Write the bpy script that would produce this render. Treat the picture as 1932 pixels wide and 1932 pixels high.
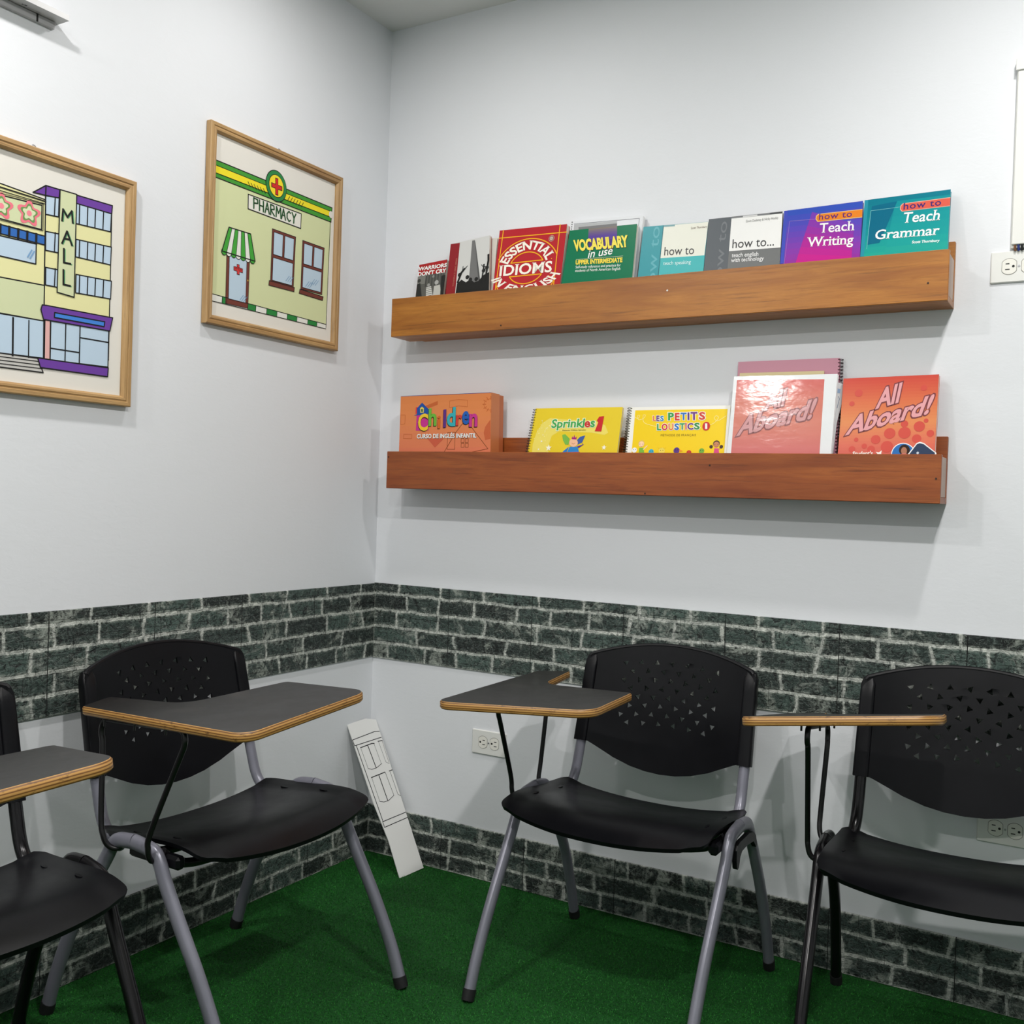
import bpy, math, random
from mathutils import Vector, Matrix, Euler, noise as mnoise
random.seed(7)
S = bpy.context.scene
COL = S.collection
for o in list(bpy.data.objects):
    bpy.data.objects.remove(o)

# ------------------------------------------------------------------ camera
FPX, YAW, PITCH, ROLL = 1913.44, -0.532445, -0.0119337, 0.0331548
CAM = Vector((1.95, -2.49, 1.10))
fwd = Vector((math.sin(YAW) * math.cos(PITCH), math.cos(YAW) * math.cos(PITCH), math.sin(PITCH)))
rgt = fwd.cross(Vector((0, 0, 1))).normalized()
upv = rgt.cross(fwd)
CR = rgt * math.cos(ROLL) + upv * math.sin(ROLL)
CU = upv * math.cos(ROLL) - rgt * math.sin(ROLL)
cam = bpy.data.cameras.new('camera')
camo = bpy.data.objects.new('camera', cam)
COL.objects.link(camo)
camo.matrix_world = Matrix(((CR.x, CU.x, -fwd.x, CAM.x), (CR.y, CU.y, -fwd.y, CAM.y), (CR.z, CU.z, -fwd.z, CAM.z), (0, 0, 0, 1)))
cam.sensor_width = 36
cam.lens = FPX / 1932 * 36
cam.clip_start = 0.05
S.camera = camo

# ------------------------------------------------------------------ world, lights, exposure
w = bpy.data.worlds.new('world')
S.world = w
w.use_nodes = True
w.node_tree.nodes['Background'].inputs[0].default_value = (0.9, 0.95, 1, 1)
w.node_tree.nodes['Background'].inputs[1].default_value = 0.02
S.view_settings.view_transform = 'Standard'
S.view_settings.look = 'None'
S.view_settings.gamma = 1
S.view_settings.use_curve_mapping = False
S.view_settings.exposure = 0.47
CEIL = 2.525
LAMPS = [(0.50, -0.68, 3.2), (1.92, -0.68, 7.6), (0.48, -1.76, 9.5), (2.02, -1.76, 18), (0.48, -2.95, 11), (2.02, -2.95, 17)]  # rearmost row is unseen, added as fill on the chair fronts and lower walls
LAMP_COL = (1.0, 0.978, 0.95)
for i, (lx, ly, le) in enumerate(LAMPS):
    ld = bpy.data.lights.new('downlight_lamp', 'AREA')
    ld.shape = 'DISK'
    ld.size = 0.085
    ld.energy = le
    ld.color = LAMP_COL
    lo = bpy.data.objects.new('downlight_lamp', ld)
    COL.objects.link(lo)
    lo.location = (lx, ly, CEIL - 0.016)

# ------------------------------------------------------------------ helpers
def lin(c):
    def f(v):
        v /= 255.0
        return v / 12.92 if v <= 0.04045 else ((v + 0.055) / 1.055) ** 2.4
    return (f(c[0]), f(c[1]), f(c[2]), 1)

MATS = {}
def flat(c, rough=0.5, metal=0.0, key=None, spec=0.5, coat=0.0):
    k = key or ('p%d_%d_%d_%.2f_%.2f_%.2f_%.2f' % (c[0], c[1], c[2], rough, metal, spec, coat))
    if k in MATS:
        return MATS[k]
    m = bpy.data.materials.new(k)
    m.use_nodes = True
    b = m.node_tree.nodes['Principled BSDF']
    b.inputs['Base Color'].default_value = lin(c)
    b.inputs['Roughness'].default_value = rough
    b.inputs['Metallic'].default_value = metal
    b.inputs['Specular IOR Level'].default_value = spec
    if coat:
        b.inputs['Coat Weight'].default_value = coat
        b.inputs['Coat Roughness'].default_value = 0.12
        nt = m.node_tree
        g = nt.nodes.new('ShaderNodeNewGeometry')
        mp = nt.nodes.new('ShaderNodeMapping')
        mp.inputs['Scale'].default_value = (1, 1, 2.2)
        nz = nt.nodes.new('ShaderNodeTexNoise')
        nz.inputs['Scale'].default_value = 17
        nz.inputs['Detail'].default_value = 3
        bp = nt.nodes.new('ShaderNodeBump')
        bp.inputs['Strength'].default_value = 0.16
        bp.inputs['Distance'].default_value = 0.004
        nt.links.new(g.outputs['Position'], mp.inputs[0])
        nt.links.new(mp.outputs[0], nz.inputs['Vector'])
        nt.links.new(nz.outputs['Fac'], bp.inputs['Height'])
        nt.links.new(bp.outputs[0], b.inputs['Coat Normal'])
    MATS[k] = m
    return m

class NT:
    def __init__(s, name):
        s.m = bpy.data.materials.new(name)
        s.m.use_nodes = True
        s.t = s.m.node_tree
        s.b = s.t.nodes['Principled BSDF']
        MATS[name] = s.m
    def n(s, typ, **kw):
        nd = s.t.nodes.new(typ)
        for k, v in kw.items():
            if k.startswith('_'):
                setattr(nd, k[1:], v)
            else:
                key = int(k[1:]) if (k[0] == 'i' and k[1:].isdigit()) else k.replace('__', ' ')
                nd.inputs[key].default_value = v
        return nd
    def l(s, a, ai, b, bi):
        s.t.links.new(a.outputs[ai], b.inputs[bi])
    def math(s, op, a, b=None, clamp=False):
        nd = s.t.nodes.new('ShaderNodeMath')
        nd.operation = op
        nd.use_clamp = clamp
        for i, v in enumerate((a, b)):
            if v is None:
                continue
            if isinstance(v, (int, float)):
                nd.inputs[i].default_value = v
            else:
                s.t.links.new(v, nd.inputs[i])
        return nd.outputs[0]
    def mix(s, fac, a, b, blend='MIX'):
        nd = s.t.nodes.new('ShaderNodeMix')
        nd.data_type = 'RGBA'
        nd.blend_type = blend
        for idx, v in ((0, fac), (6, a), (7, b)):
            if isinstance(v, (int, float)):
                nd.inputs[idx].default_value = v
            elif isinstance(v, tuple):
                nd.inputs[idx].default_value = lin(v) if len(v) == 3 else v
            else:
                s.t.links.new(v, nd.inputs[idx])
        return nd.outputs[2]
    def ramp(s, fac, stops):
        nd = s.t.nodes.new('ShaderNodeValToRGB')
        el = nd.color_ramp.elements
        while len(el) > 1:
            el.remove(el[-1])
        el[0].position, el[0].color = stops[0][0], stops[0][1]
        for p, c in stops[1:]:
            e = el.new(p)
            e.color = c
        s.t.links.new(fac, nd.inputs[0])
        return nd.outputs[0]
    def coords(s, scale=(1, 1, 1), obj=False):
        if obj:
            t = s.t.nodes.new('ShaderNodeTexCoord')
            out = t.outputs['Object']
        else:
            t = s.t.nodes.new('ShaderNodeNewGeometry')
            out = t.outputs['Position']
        mp = s.t.nodes.new('ShaderNodeMapping')
        mp.inputs['Scale'].default_value = scale
        s.t.links.new(out, mp.inputs[0])
        return mp.outputs[0]
    def noise(s, vec, scale, detail=2, rough=0.5, dist=0.0):
        nd = s.t.nodes.new('ShaderNodeTexNoise')
        nd.inputs['Scale'].default_value = scale
        nd.inputs['Detail'].default_value = detail
        nd.inputs['Roughness'].default_value = rough
        nd.inputs['Distortion'].default_value = dist
        s.t.links.new(vec, nd.inputs['Vector'])
        return nd
    def bump(s, h, strength, dist):
        nd = s.t.nodes.new('ShaderNodeBump')
        nd.inputs['Strength'].default_value = strength
        nd.inputs['Distance'].default_value = dist
        s.t.links.new(h, nd.inputs['Height'])
        s.t.links.new(nd.outputs[0], s.b.inputs['Normal'])
    def set(s, key, v):
        if isinstance(v, (int, float)):
            s.b.inputs[key].default_value = v
        elif isinstance(v, tuple):
            s.b.inputs[key].default_value = lin(v)
        else:
            s.t.links.new(v, s.b.inputs[key])

G0, G1 = (0, 0, 0, 1), (1, 1, 1, 1)

def plaster(name, col):
    t = NT(name)
    v = t.coords()
    a = t.noise(v, 3.0, 3, 0.6).outputs['Fac']
    t.set('Base Color', t.mix(a, (col[0] - 3, col[1] - 3, col[2] - 3), col))
    t.set('Roughness', 0.62)
    t.set('Specular IOR Level', 0.35)
    v2 = t.coords((1, 1, 1.9))
    h = t.math('ADD', t.math('MULTIPLY', t.noise(v2, 38, 4, 0.6, 0.6).outputs['Fac'], 0.5), t.noise(v, 7, 2).outputs['Fac'])
    t.bump(h, 0.11, 0.006)
    return t.m
WALL = plaster('wall_paint', (227, 229, 233))
CEILM = plaster('ceiling_paint', (226, 226, 224))

def brick(name, axis):
    t = NT(name)
    g = t.t.nodes.new('ShaderNodeNewGeometry')
    sp = t.t.nodes.new('ShaderNodeSeparateXYZ')
    t.l(g, 'Position', sp, 0)
    cb = t.t.nodes.new('ShaderNodeCombineXYZ')
    t.l(sp, axis, cb, 0)
    t.l(sp, 2, cb, 1)
    base = cb.outputs[0]
    # wobble of the printed joints
    nz = t.noise(base, 22, 6, 0.66)
    sub = t.n('ShaderNodeVectorMath', _operation='SUBTRACT')
    sub.inputs[1].default_value = (0.5, 0.5, 0.5)
    t.l(nz, 'Color', sub, 0)
    scl = t.n('ShaderNodeVectorMath', _operation='MULTIPLY')
    scl.inputs[1].default_value = (0.016, 0.014, 0)
    t.l(sub, 0, scl, 0)
    nzl = t.noise(base, 4.5, 2, 0.5)
    subl = t.n('ShaderNodeVectorMath', _operation='SUBTRACT')
    subl.inputs[1].default_value = (0.5, 0.5, 0.5)
    t.l(nzl, 'Color', subl, 0)
    scll = t.n('ShaderNodeVectorMath', _operation='MULTIPLY')
    scll.inputs[1].default_value = (0.09, 0.010, 0)
    t.l(subl, 0, scll, 0)
    addl = t.n('ShaderNodeVectorMath', _operation='ADD')
    t.t.links.new(base, addl.inputs[0])
    t.l(scll, 0, addl, 1)
    add = t.n('ShaderNodeVectorMath', _operation='ADD')
    t.l(addl, 0, add, 0)
    t.l(scl, 0, add, 1)
    def br(vec, wd, rh, mo, sm, off, freq=2):
        b = t.t.nodes.new('ShaderNodeTexBrick')
        b.offset = off
        b.offset_frequency = freq
        b.squash = 0.78
        b.squash_frequency = 3
        t.t.links.new(vec, b.inputs['Vector'])
        b.inputs['Scale'].default_value = 1.0
        b.inputs['Brick Width'].default_value = wd
        b.inputs['Row Height'].default_value = rh
        b.inputs['Mortar Size'].default_value = mo
        b.inputs['Mortar Smooth'].default_value = sm
        b.inputs['Bias'].default_value = 0
        b.inputs['Color1'].default_value = G0
        b.inputs['Color2'].default_value = G1
        b.inputs['Mortar'].default_value = (0.5, 0.5, 0.5, 1)
        return b
    b1 = br(add.outputs[0], 0.158, 0.0500, 0.0046, 0.35, 0.43)
    bw = br(add.outputs[0], 0.158, 0.0500, 0.0140, 1.0, 0.43)     # chipped rim round every stone
    b2 = br(base, 0.118, 0.0385, 0.0010, 0.3, 0.5)                # pressed relief grid, its own rhythm
    seam = br(base, 0.36, 3.0, 0.0011, 0.2, 0.0)
    fine = t.noise(base, 62, 8, 0.72, 1.2).outputs['Fac']
    grit = t.noise(base, 190, 5, 0.75, 0.6).outputs['Fac']
    mid = t.noise(base, 13, 5, 0.65, 0.6).outputs['Fac']
    big = t.noise(base, 5.0, 2, 0.5).outputs['Fac']
    tone = t.mix(b1.outputs['Color'], (22, 25, 26), (84, 104, 97))
    tone = t.mix(t.math('MULTIPLY', big, 0.3), tone, (54, 70, 64))
    tone = t.mix(t.ramp(fine, [(0.38, G1), (0.50, G0)]), tone, (17, 19, 20))
    tone = t.mix(t.math('MULTIPLY', t.ramp(fine, [(0.55, G0), (0.66, G1)]), 0.4), tone, (112, 128, 121))
    # creases: pale bent ridges with a dark flank
    vo = t.t.nodes.new('ShaderNodeTexVoronoi')
    vo.feature = 'DISTANCE_TO_EDGE'
    vo.inputs['Scale'].default_value = 17
    wob = t.n('ShaderNodeVectorMath', _operation='ADD')
    sc2 = t.n('ShaderNodeVectorMath', _operation='MULTIPLY')
    sc2.inputs[1].default_value = (0.09, 0.07, 0)
    n2 = t.noise(base, 12, 4, 0.6)
    t.l(n2, 'Color', sc2, 0)
    t.t.links.new(base, wob.inputs[0])
    t.l(sc2, 0, wob, 1)
    t.l(wob, 0, vo, 'Vector')
    sel = t.ramp(mid, [(0.44, G0), (0.54, G1)])
    flank = t.math('MULTIPLY', t.ramp(vo.outputs['Distance'], [(0.03, G1), (0.07, G0)]), sel)
    tone = t.mix(t.math('MULTIPLY', flank, 0.35), tone, (22, 26, 26))
    crease = t.math('MULTIPLY', t.ramp(vo.outputs['Distance'], [(0.0, G1), (0.026, G0)]), sel)
    tone = t.mix(t.math('MULTIPLY', crease, 0.4), tone, (160, 168, 160))
    # pressed wrinkles: short pale ridges each with a dark lower flank
    wv = t.t.nodes.new('ShaderNodeMapping')
    wv.inputs['Scale'].default_value = (1.0, 1.7, 1.0)
    t.t.links.new(base, wv.inputs[0])
    wr = t.noise(wv.outputs[0], 34, 3, 0.55, 1.8).outputs['Fac']
    ridge = t.ramp(wr, [(0.455, G0), (0.485, G1), (0.515, G0)])
    dark = t.ramp(wr, [(0.40, G0), (0.445, G1), (0.47, G0)])
    tone = t.mix(t.math('MULTIPLY', dark, 0.9), tone, (10, 12, 12))
    tone = t.mix(t.math('MULTIPLY', ridge, 0.42), tone, (136, 150, 143))
    # worn whitish patches and speckle
    wear = t.math('MULTIPLY', t.ramp(mid, [(0.54, G0), (0.62, G1)]), t.ramp(fine, [(0.40, G0), (0.52, G1)]))
    tone = t.mix(t.math('MULTIPLY', wear, 0.85), tone, (160, 167, 158))
    rim = t.math('MULTIPLY', t.ramp(bw.outputs['Fac'], [(0.2, G0), (0.95, G1)]), t.ramp(fine, [(0.45, G0), (0.56, G1)]))
    tone = t.mix(rim, tone, (166, 173, 164))
    mort = t.mix(t.ramp(fine, [(0.36, G0), (0.62, G1)]), (120, 127, 122), (222, 225, 217))
    tone = t.mix(b1.outputs['Fac'], tone, mort)
    tone = t.mix(t.ramp(grit, [(0.28, G1), (0.40, G0)]), tone, (20, 23, 23))
    grv = t.math('MAXIMUM', t.math('MULTIPLY', b2.outputs['Fac'], 0.5), seam.outputs['Fac'])
    tone = t.mix(grv, tone, (16, 20, 19))
    t.set('Base Color', tone)
    t.set('Roughness', 0.5)
    t.set('Specular IOR Level', 0.4)
    h = t.math('ADD', fine, t.math('MULTIPLY', grv, -0.7))
    h = t.math('ADD', h, t.math('MULTIPLY', b1.outputs['Fac'], -0.3))
    h = t.math('ADD', t.math('ADD', h, t.math('MULTIPLY', grit, 0.2)), t.math('MULTIPLY', wr, 0.8))
    t.bump(h, 0.8, 0.007)
    return t.m
BRICK_B = brick('stone_print_back', 0)
BRICK_L = brick('stone_print_left', 1)

def wood(name, c1, c2, c3, axis=0, obj=False, rough=0.38, k=1.0):
    t = NT(name)
    sc = [9, 9, 9]
    sc[axis] = 1.0
    v = t.coords(tuple(x * k for x in sc), obj)
    a = t.noise(v, 7, 6, 0.65, 1.2).outputs['Fac']
    b = t.noise(v, 2.0, 3, 0.5, 0.8).outputs['Fac']
    sc2 = [60, 60, 60]
    sc2[axis] = 2.2
    f = t.noise(t.coords(tuple(x * k for x in sc2), obj), 3, 5, 0.7).outputs['Fac']
    c = t.mix(t.ramp(a, [(0.3, G0), (0.7, G1)]), c1, c2)
    c = t.mix(t.ramp(b, [(0.42, G0), (0.72, G1)]), c, c3)
    c = t.mix(t.math('MULTIPLY', t.ramp(f, [(0.30, G1), (0.46, G0)]), 0.5), c, tuple(int(x * 0.55) for x in c3))
    t.set('Base Color', c)
    t.set('Roughness', rough)
    t.bump(f, 0.12, 0.002)
    return t.m
WOOD_U = wood('honey_varnished_wood', (162, 100, 36), (182, 120, 48), (140, 80, 28))
WOOD_L = wood('red_brown_varnished_wood', (144, 72, 28), (164, 90, 38), (120, 54, 20))
ENDW = wood('pale_end_grain', (176, 148, 130), (190, 166, 150), (150, 118, 100), axis=2)
FRAMEW = wood('pine_moulding', (168, 132, 84), (190, 154, 104), (150, 112, 68), axis=1, rough=0.45)
FRAMEV = wood('pine_moulding_upright', (168, 132, 84), (190, 154, 104), (150, 112, 68), axis=2, rough=0.45)

def plymat():
    t = NT('plywood_edge')
    g = t.t.nodes.new('ShaderNodeTexCoord')
    mp = t.t.nodes.new('ShaderNodeMapping')
    mp.inputs['Scale'].default_value = (3, 3, 60)
    t.l(g, 'Object', mp, 0)
    wv = t.noise(mp.outputs[0], 6, 3, 0.6).outputs['Fac']
    sp = t.t.nodes.new('ShaderNodeSeparateXYZ')
    t.l(g, 'Object', sp, 0)
    z = t.math('ADD', t.math('MULTIPLY', sp.outputs[2], 2 * math.pi / 0.0048), t.math('MULTIPLY', wv, 1.6))
    s_ = t.math('SINE', z)
    f = t.ramp(t.math('ADD', t.math('MULTIPLY', s_, 0.5), 0.5), [(0.1, G0), (0.6, G1)])
    c = t.mix(f, (112, 74, 34), (186, 140, 78))
    dn = t.noise(t.coords((14, 14, 40), True), 4, 4, 0.7).outputs['Fac']
    c = t.mix(t.ramp(dn, [(0.58, G0), (0.72, G1)]), c, (70, 44, 22))
    t.set('Base Color', c)
    t.set('Roughness', 0.4)
    return t.m
PLY = plymat()

def laminate():
    t = NT('black_laminate')
    v = t.coords((4, 40, 4), True)
    a = t.noise(v, 5, 4, 0.6, 0.5).outputs['Fac']
    s_ = t.noise(t.coords((1, 1, 1), True), 9, 4, 0.6).outputs['Fac']
    c = t.mix(a, (17, 15, 15), (31, 28, 27))
    c = t.mix(t.math('MULTIPLY', t.ramp(s_, [(0.55, G0), (0.75, G1)]), 0.5), c, (64, 60, 57))
    t.set('Base Color', c)
    t.set('Roughness', t.math('ADD', t.math('MULTIPLY', s_, 0.25), 0.22))
    t.set('Specular IOR Level', 0.35)
    return t.m
LAM = laminate()

def blackplastic():
    t = NT('black_plastic')
    v = t.coords((1, 1, 1), True)
    n_ = t.noise(v, 900, 2, 0.5).outputs['Fac']
    d = t.noise(v, 14, 3, 0.6).outputs['Fac']
    t.set('Base Color', t.mix(d, (8, 8, 11), (14, 14, 18)))
    t.set('Roughness', t.math('ADD', t.math('MULTIPLY', d, 0.16), 0.27))
    t.set('Specular IOR Level', 0.2)
    t.bump(n_, 0.05, 0.0006)
    return t.m
PLAST = blackplastic()

def metalpaint(name, c1, c2, rough):
    t = NT(name)
    v = t.coords((1, 1, 0.35), True)
    d = t.noise(v, 30, 4, 0.6).outputs['Fac']
    c = t.mix(d, c1, c2)
    t.set('Base Color', c)
    t.set('Metallic', 0.25)
    t.set('Roughness', rough)
    return t.m
SILVER = metalpaint('grey_silver_paint', (118, 118, 130), (136, 136, 147), 0.3)
BLACKP = metalpaint('black_enamel', (14, 13, 15), (24, 22, 25), 0.22)
ROD = flat((18, 16, 18), 0.3, 0.0, 'rod_black')
RUB = flat((18, 18, 20), 0.7, 0.0, 'black_rubber')
WHITEP = flat((226, 226, 222), 0.35, 0.0, 'white_plastic')
DARK = flat((14, 14, 14), 0.6, 0.0, 'dark_slot')
PAGES = flat((226, 220, 205), 0.8, 0.0, 'page_edges')
PAPERW = flat((236, 236, 236), 0.7, 0.0, 'white_paper')
STEEL = flat((170, 170, 172), 0.3, 0.9, 'steel')

class MB:
    """collects faces with materials, then links them as one mesh object"""
    def __init__(s):
        s.v, s.f, s.mi, s.sm, s.mats = [], [], [], [], []
    def mid(s, m):
        if m not in s.mats:
            s.mats.append(m)
        return s.mats.index(m)
    def add(s, verts, faces, m, smooth=False):
        k = len(s.v)
        s.v += [tuple(v) for v in verts]
        i = s.mid(m)
        for f in faces:
            s.f.append([a + k for a in f])
            s.mi.append(i)
            s.sm.append(smooth)
    def box(s, a, b, m, bev=0.0):
        x0, y0, z0 = a
        x1, y1, z1 = b
        s.obox(((x0 + x1) / 2, (y0 + y1) / 2, (z0 + z1) / 2), (1, 0, 0), (0, 1, 0), (0, 0, 1), abs(x1 - x0), abs(y1 - y0), abs(z1 - z0), m, bev)
    def obox(s, c, ax, ay, az, lx, ly, lz, m, bev=0.0):
        c, ax, ay, az = Vector(c), Vector(ax), Vector(ay), Vector(az)
        hx, hy, hz = lx / 2, ly / 2, lz / 2
        if bev <= 0:
            vs = [c + ax * (i * hx) + ay * (j * hy) + az * (k * hz) for k in (-1, 1) for j in (-1, 1) for i in (-1, 1)]
            s.add(vs, [(0, 2, 3, 1), (4, 5, 7, 6), (0, 1, 5, 4), (2, 6, 7, 3), (0, 4, 6, 2), (1, 3, 7, 5)], m)
            return
        b = min(bev, hx * 0.9, hy * 0.9, hz * 0.9)
        # 24-vertex chamfered box
        vs, idx = [], {}
        for i in (-1, 1):
            for j in (-1, 1):
                for k in (-1, 1):
                    for q in range(3):
                        d = [hx - b, hy - b, hz - b]
                        d[q] = (hx, hy, hz)[q]
                        idx[(i, j, k, q)] = len(vs)
                        vs.append(c + ax * (i * d[0]) + ay * (j * d[1]) + az * (k * d[2]))
        fs = []
        for q in range(3):
            for sgn in (-1, 1):
                o = [r for r in range(3) if r != q]
                loop = []
                for (a_, b_) in ((-1, -1), (1, -1), (1, 1), (-1, 1)):
                    t = [0, 0, 0]
                    t[q], t[o[0]], t[o[1]] = sgn, a_, b_
                    loop.append(idx[(t[0], t[1], t[2], q)])
                fs.append(loop)
        for q in range(3):
            o = [r for r in range(3) if r != q]
            for a_ in (-1, 1):
                for b_ in (-1, 1):
                    loop = []
                    for (sg, qq) in ((-1, o[0]), (1, o[0]), (1, o[1]), (-1, o[1])):
                        t = [0, 0, 0]
                        t[q], t[o[0]], t[o[1]] = sg, a_, b_
                        loop.append(idx[(t[0], t[1], t[2], qq)])
                    fs.append(loop)
        for i in (-1, 1):
            for j in (-1, 1):
                for k in (-1, 1):
                    fs.append([idx[(i, j, k, q)] for q in range(3)])
        s.add(vs, fs, m)
    def tube(s, path, r, m, seg=12, r2=None, caps=True, ref=None, sq=1.0):
        pts = [Vector(p) for p in path]
        n = len(pts)
        tan = [(pts[min(i + 1, n - 1)] - pts[max(i - 1, 0)]).normalized() for i in range(n)]
        u = Vector(ref) if ref else (Vector((1, 0, 0)) if abs(tan[0].x) < 0.8 else Vector((0, 1, 0)))
        vs = []
        for i in range(n):
            u = (u - tan[i] * u.dot(tan[i])).normalized()
            v = tan[i].cross(u)
            rr = r[i] if isinstance(r, (list, tuple)) else r
            rb = rr if r2 is None else (r2[i] if isinstance(r2, (list, tuple)) else r2)
            for k in range(seg):
                a = 2 * math.pi * k / seg
                ca, sa = math.cos(a), math.sin(a)
                vs.append(pts[i] + u * (rr * math.copysign(abs(ca) ** sq, ca)) + v * (rb * math.copysign(abs(sa) ** sq, sa)))
        fs = [(i * seg + k, i * seg + (k + 1) % seg, (i + 1) * seg + (k + 1) % seg, (i + 1) * seg + k) for i in range(n - 1) for k in range(seg)]
        s.add(vs, fs, m, True)
        if caps:
            s.add(vs[:seg], [tuple(reversed(range(seg)))], m)
            s.add(vs[-seg:], [tuple(range(seg))], m)
    def prism(s, poly, m, d0, d1, O, U, V, N, side=None, cham=0.0):
        """extrude a plane polygon (u,v) between offsets d0<d1 along N"""
        O, U, V, N = Vector(O), Vector(U), Vector(V), Vector(N)
        n = len(poly)
        P = lambda p, d: O + U * p[0] + V * p[1] + N * d
        a = [P(p, d0) for p in poly]
        b = [P(p, d1) for p in poly]
        s.add(b, [tuple(range(n))], m)
        s.add(a, [tuple(reversed(range(n)))], m)
        s.add(a + b, [(i, (i + 1) % n, n + (i + 1) % n, n + i) for i in range(n)], side or m)
    def build(s, name, parent=None, smooth_angle=None, off=None):
        me = bpy.data.meshes.new(name)
        vs = s.v if off is None else [(a[0] - off[0], a[1] - off[1], a[2] - off[2]) for a in s.v]
        me.from_pydata(vs, [], s.f)
        for m in s.mats:
            me.materials.append(m)
        me.polygons.foreach_set('material_index', s.mi)
        me.polygons.foreach_set('use_smooth', [True] * len(s.f) if smooth_angle else s.sm)
        me.update()
        if smooth_angle:
            me.set_sharp_from_angle(angle=math.radians(smooth_angle))
        o = bpy.data.objects.new(name, me)
        COL.objects.link(o)
        if parent:
            o.parent = parent
        return o

def smoothpath(pts, n=6):
    P = [Vector(p) for p in pts]
    P = [P[0] * 2 - P[1]] + P + [P[-1] * 2 - P[-2]]
    out = []
    for i in range(1, len(P) - 2):
        a, b, c, d = P[i - 1:i + 3]
        for k in range(n):
            t = k / n
            out.append(0.5 * ((2 * b) + (c - a) * t + (2 * a - 5 * b + 4 * c - d) * t * t + (3 * b - a - 3 * c + d) * t ** 3))
    out.append(P[-2])
    return out

def tag(o, label, cat, group=None):
    o['label'] = label
    o['category'] = cat
    if group:
        o['group'] = group
    return o

def thing(name, label, cat, loc=(0, 0, 0), rz=0.0, group=None):
    o = bpy.data.objects.new(name, None)
    o.empty_display_size = 0.05
    COL.objects.link(o)
    o.location = loc
    o.rotation_euler = (0, 0, rz)
    return tag(o, label, cat, group)

def struct(o):
    o['kind'] = 'structure'
    return o

# picking a surface point that a given photo point looks at (used to size prints and covers)
def ray(p):
    return CR * ((p[0] - 966) / FPX) - CU * ((p[1] - 966) / FPX) + fwd
def hit(p, O, N):
    d = ray(p)
    return CAM + d * ((Vector(O) - CAM).dot(N) / d.dot(N))
def zoomer(x0, y0, k):
    return lambda x, y: (x0 + x / k, y0 + y / k)
ZA = zoomer(720, 340, 3.5778)
ZB = zoomer(1180, 330, 2.5691)
ZC = zoomer(720, 660, 3.5778)
ZD = zoomer(1160, 660, 2.5026)
ZP = zoomer(0, 0, 2.4143)

TEXT_CACHE = {}
def text_mesh(body, bold=0.0, spacing=1.0):
    k = (body, bold, spacing)
    if k not in TEXT_CACHE:
        cu = bpy.data.curves.new('lettering', 'FONT')
        cu.body = body
        cu.size = 1
        cu.offset = bold
        cu.space_character = spacing
        cu.resolution_u = 3
        ob = bpy.data.objects.new('lettering', cu)
        COL.objects.link(ob)
        dg = bpy.context.evaluated_depsgraph_get()
        me = bpy.data.meshes.new_from_object(ob.evaluated_get(dg))
        vs = [(v.co.x, v.co.y) for v in me.vertices]
        fs = [tuple(p.vertices) for p in me.polygons]
        bpy.data.objects.remove(ob)
        bpy.data.curves.remove(cu)
        bpy.data.meshes.remove(me)
        TEXT_CACHE[k] = (vs, fs)
    return TEXT_CACHE[k]

def slabs(vs, fs, ext=0.055, th=0.05):
    """serifs for the plain letters: a short slab on every stem end"""
    cnt = {}
    for f in fs:
        for i in range(len(f)):
            e = (f[i], f[(i + 1) % len(f)])
            k = tuple(sorted(e))
            cnt[k] = cnt.get(k, 0) + 1
    ymax = max(v[1] for v in vs)
    q = []
    for (a, b), c in cnt.items():
        if c != 1:
            continue
        A, B = vs[a], vs[b]
        if abs(A[1] - B[1]) > 0.004:
            continue
        L = abs(A[0] - B[0])
        if not 0.03 < L < 0.16:
            continue
        y = A[1]
        x0, x1 = min(A[0], B[0]) - ext, max(A[0], B[0]) + ext
        if abs(y) < 0.02:
            q.append((x0, x1, y, y + th))
        elif y > 0.45 * ymax and (abs(y - ymax) < 0.02 or 0.6 * ymax < y < 0.8 * ymax):
            q.append((x0, x1, y - th, y))
    vs, fs = list(vs), list(fs)
    for x0, x1, y0, y1 in q:
        k = len(vs)
        vs += [(x0, y0), (x1, y0), (x1, y1), (x0, y1)]
        fs.append((k, k + 1, k + 2, k + 3))
    return vs, fs

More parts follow.
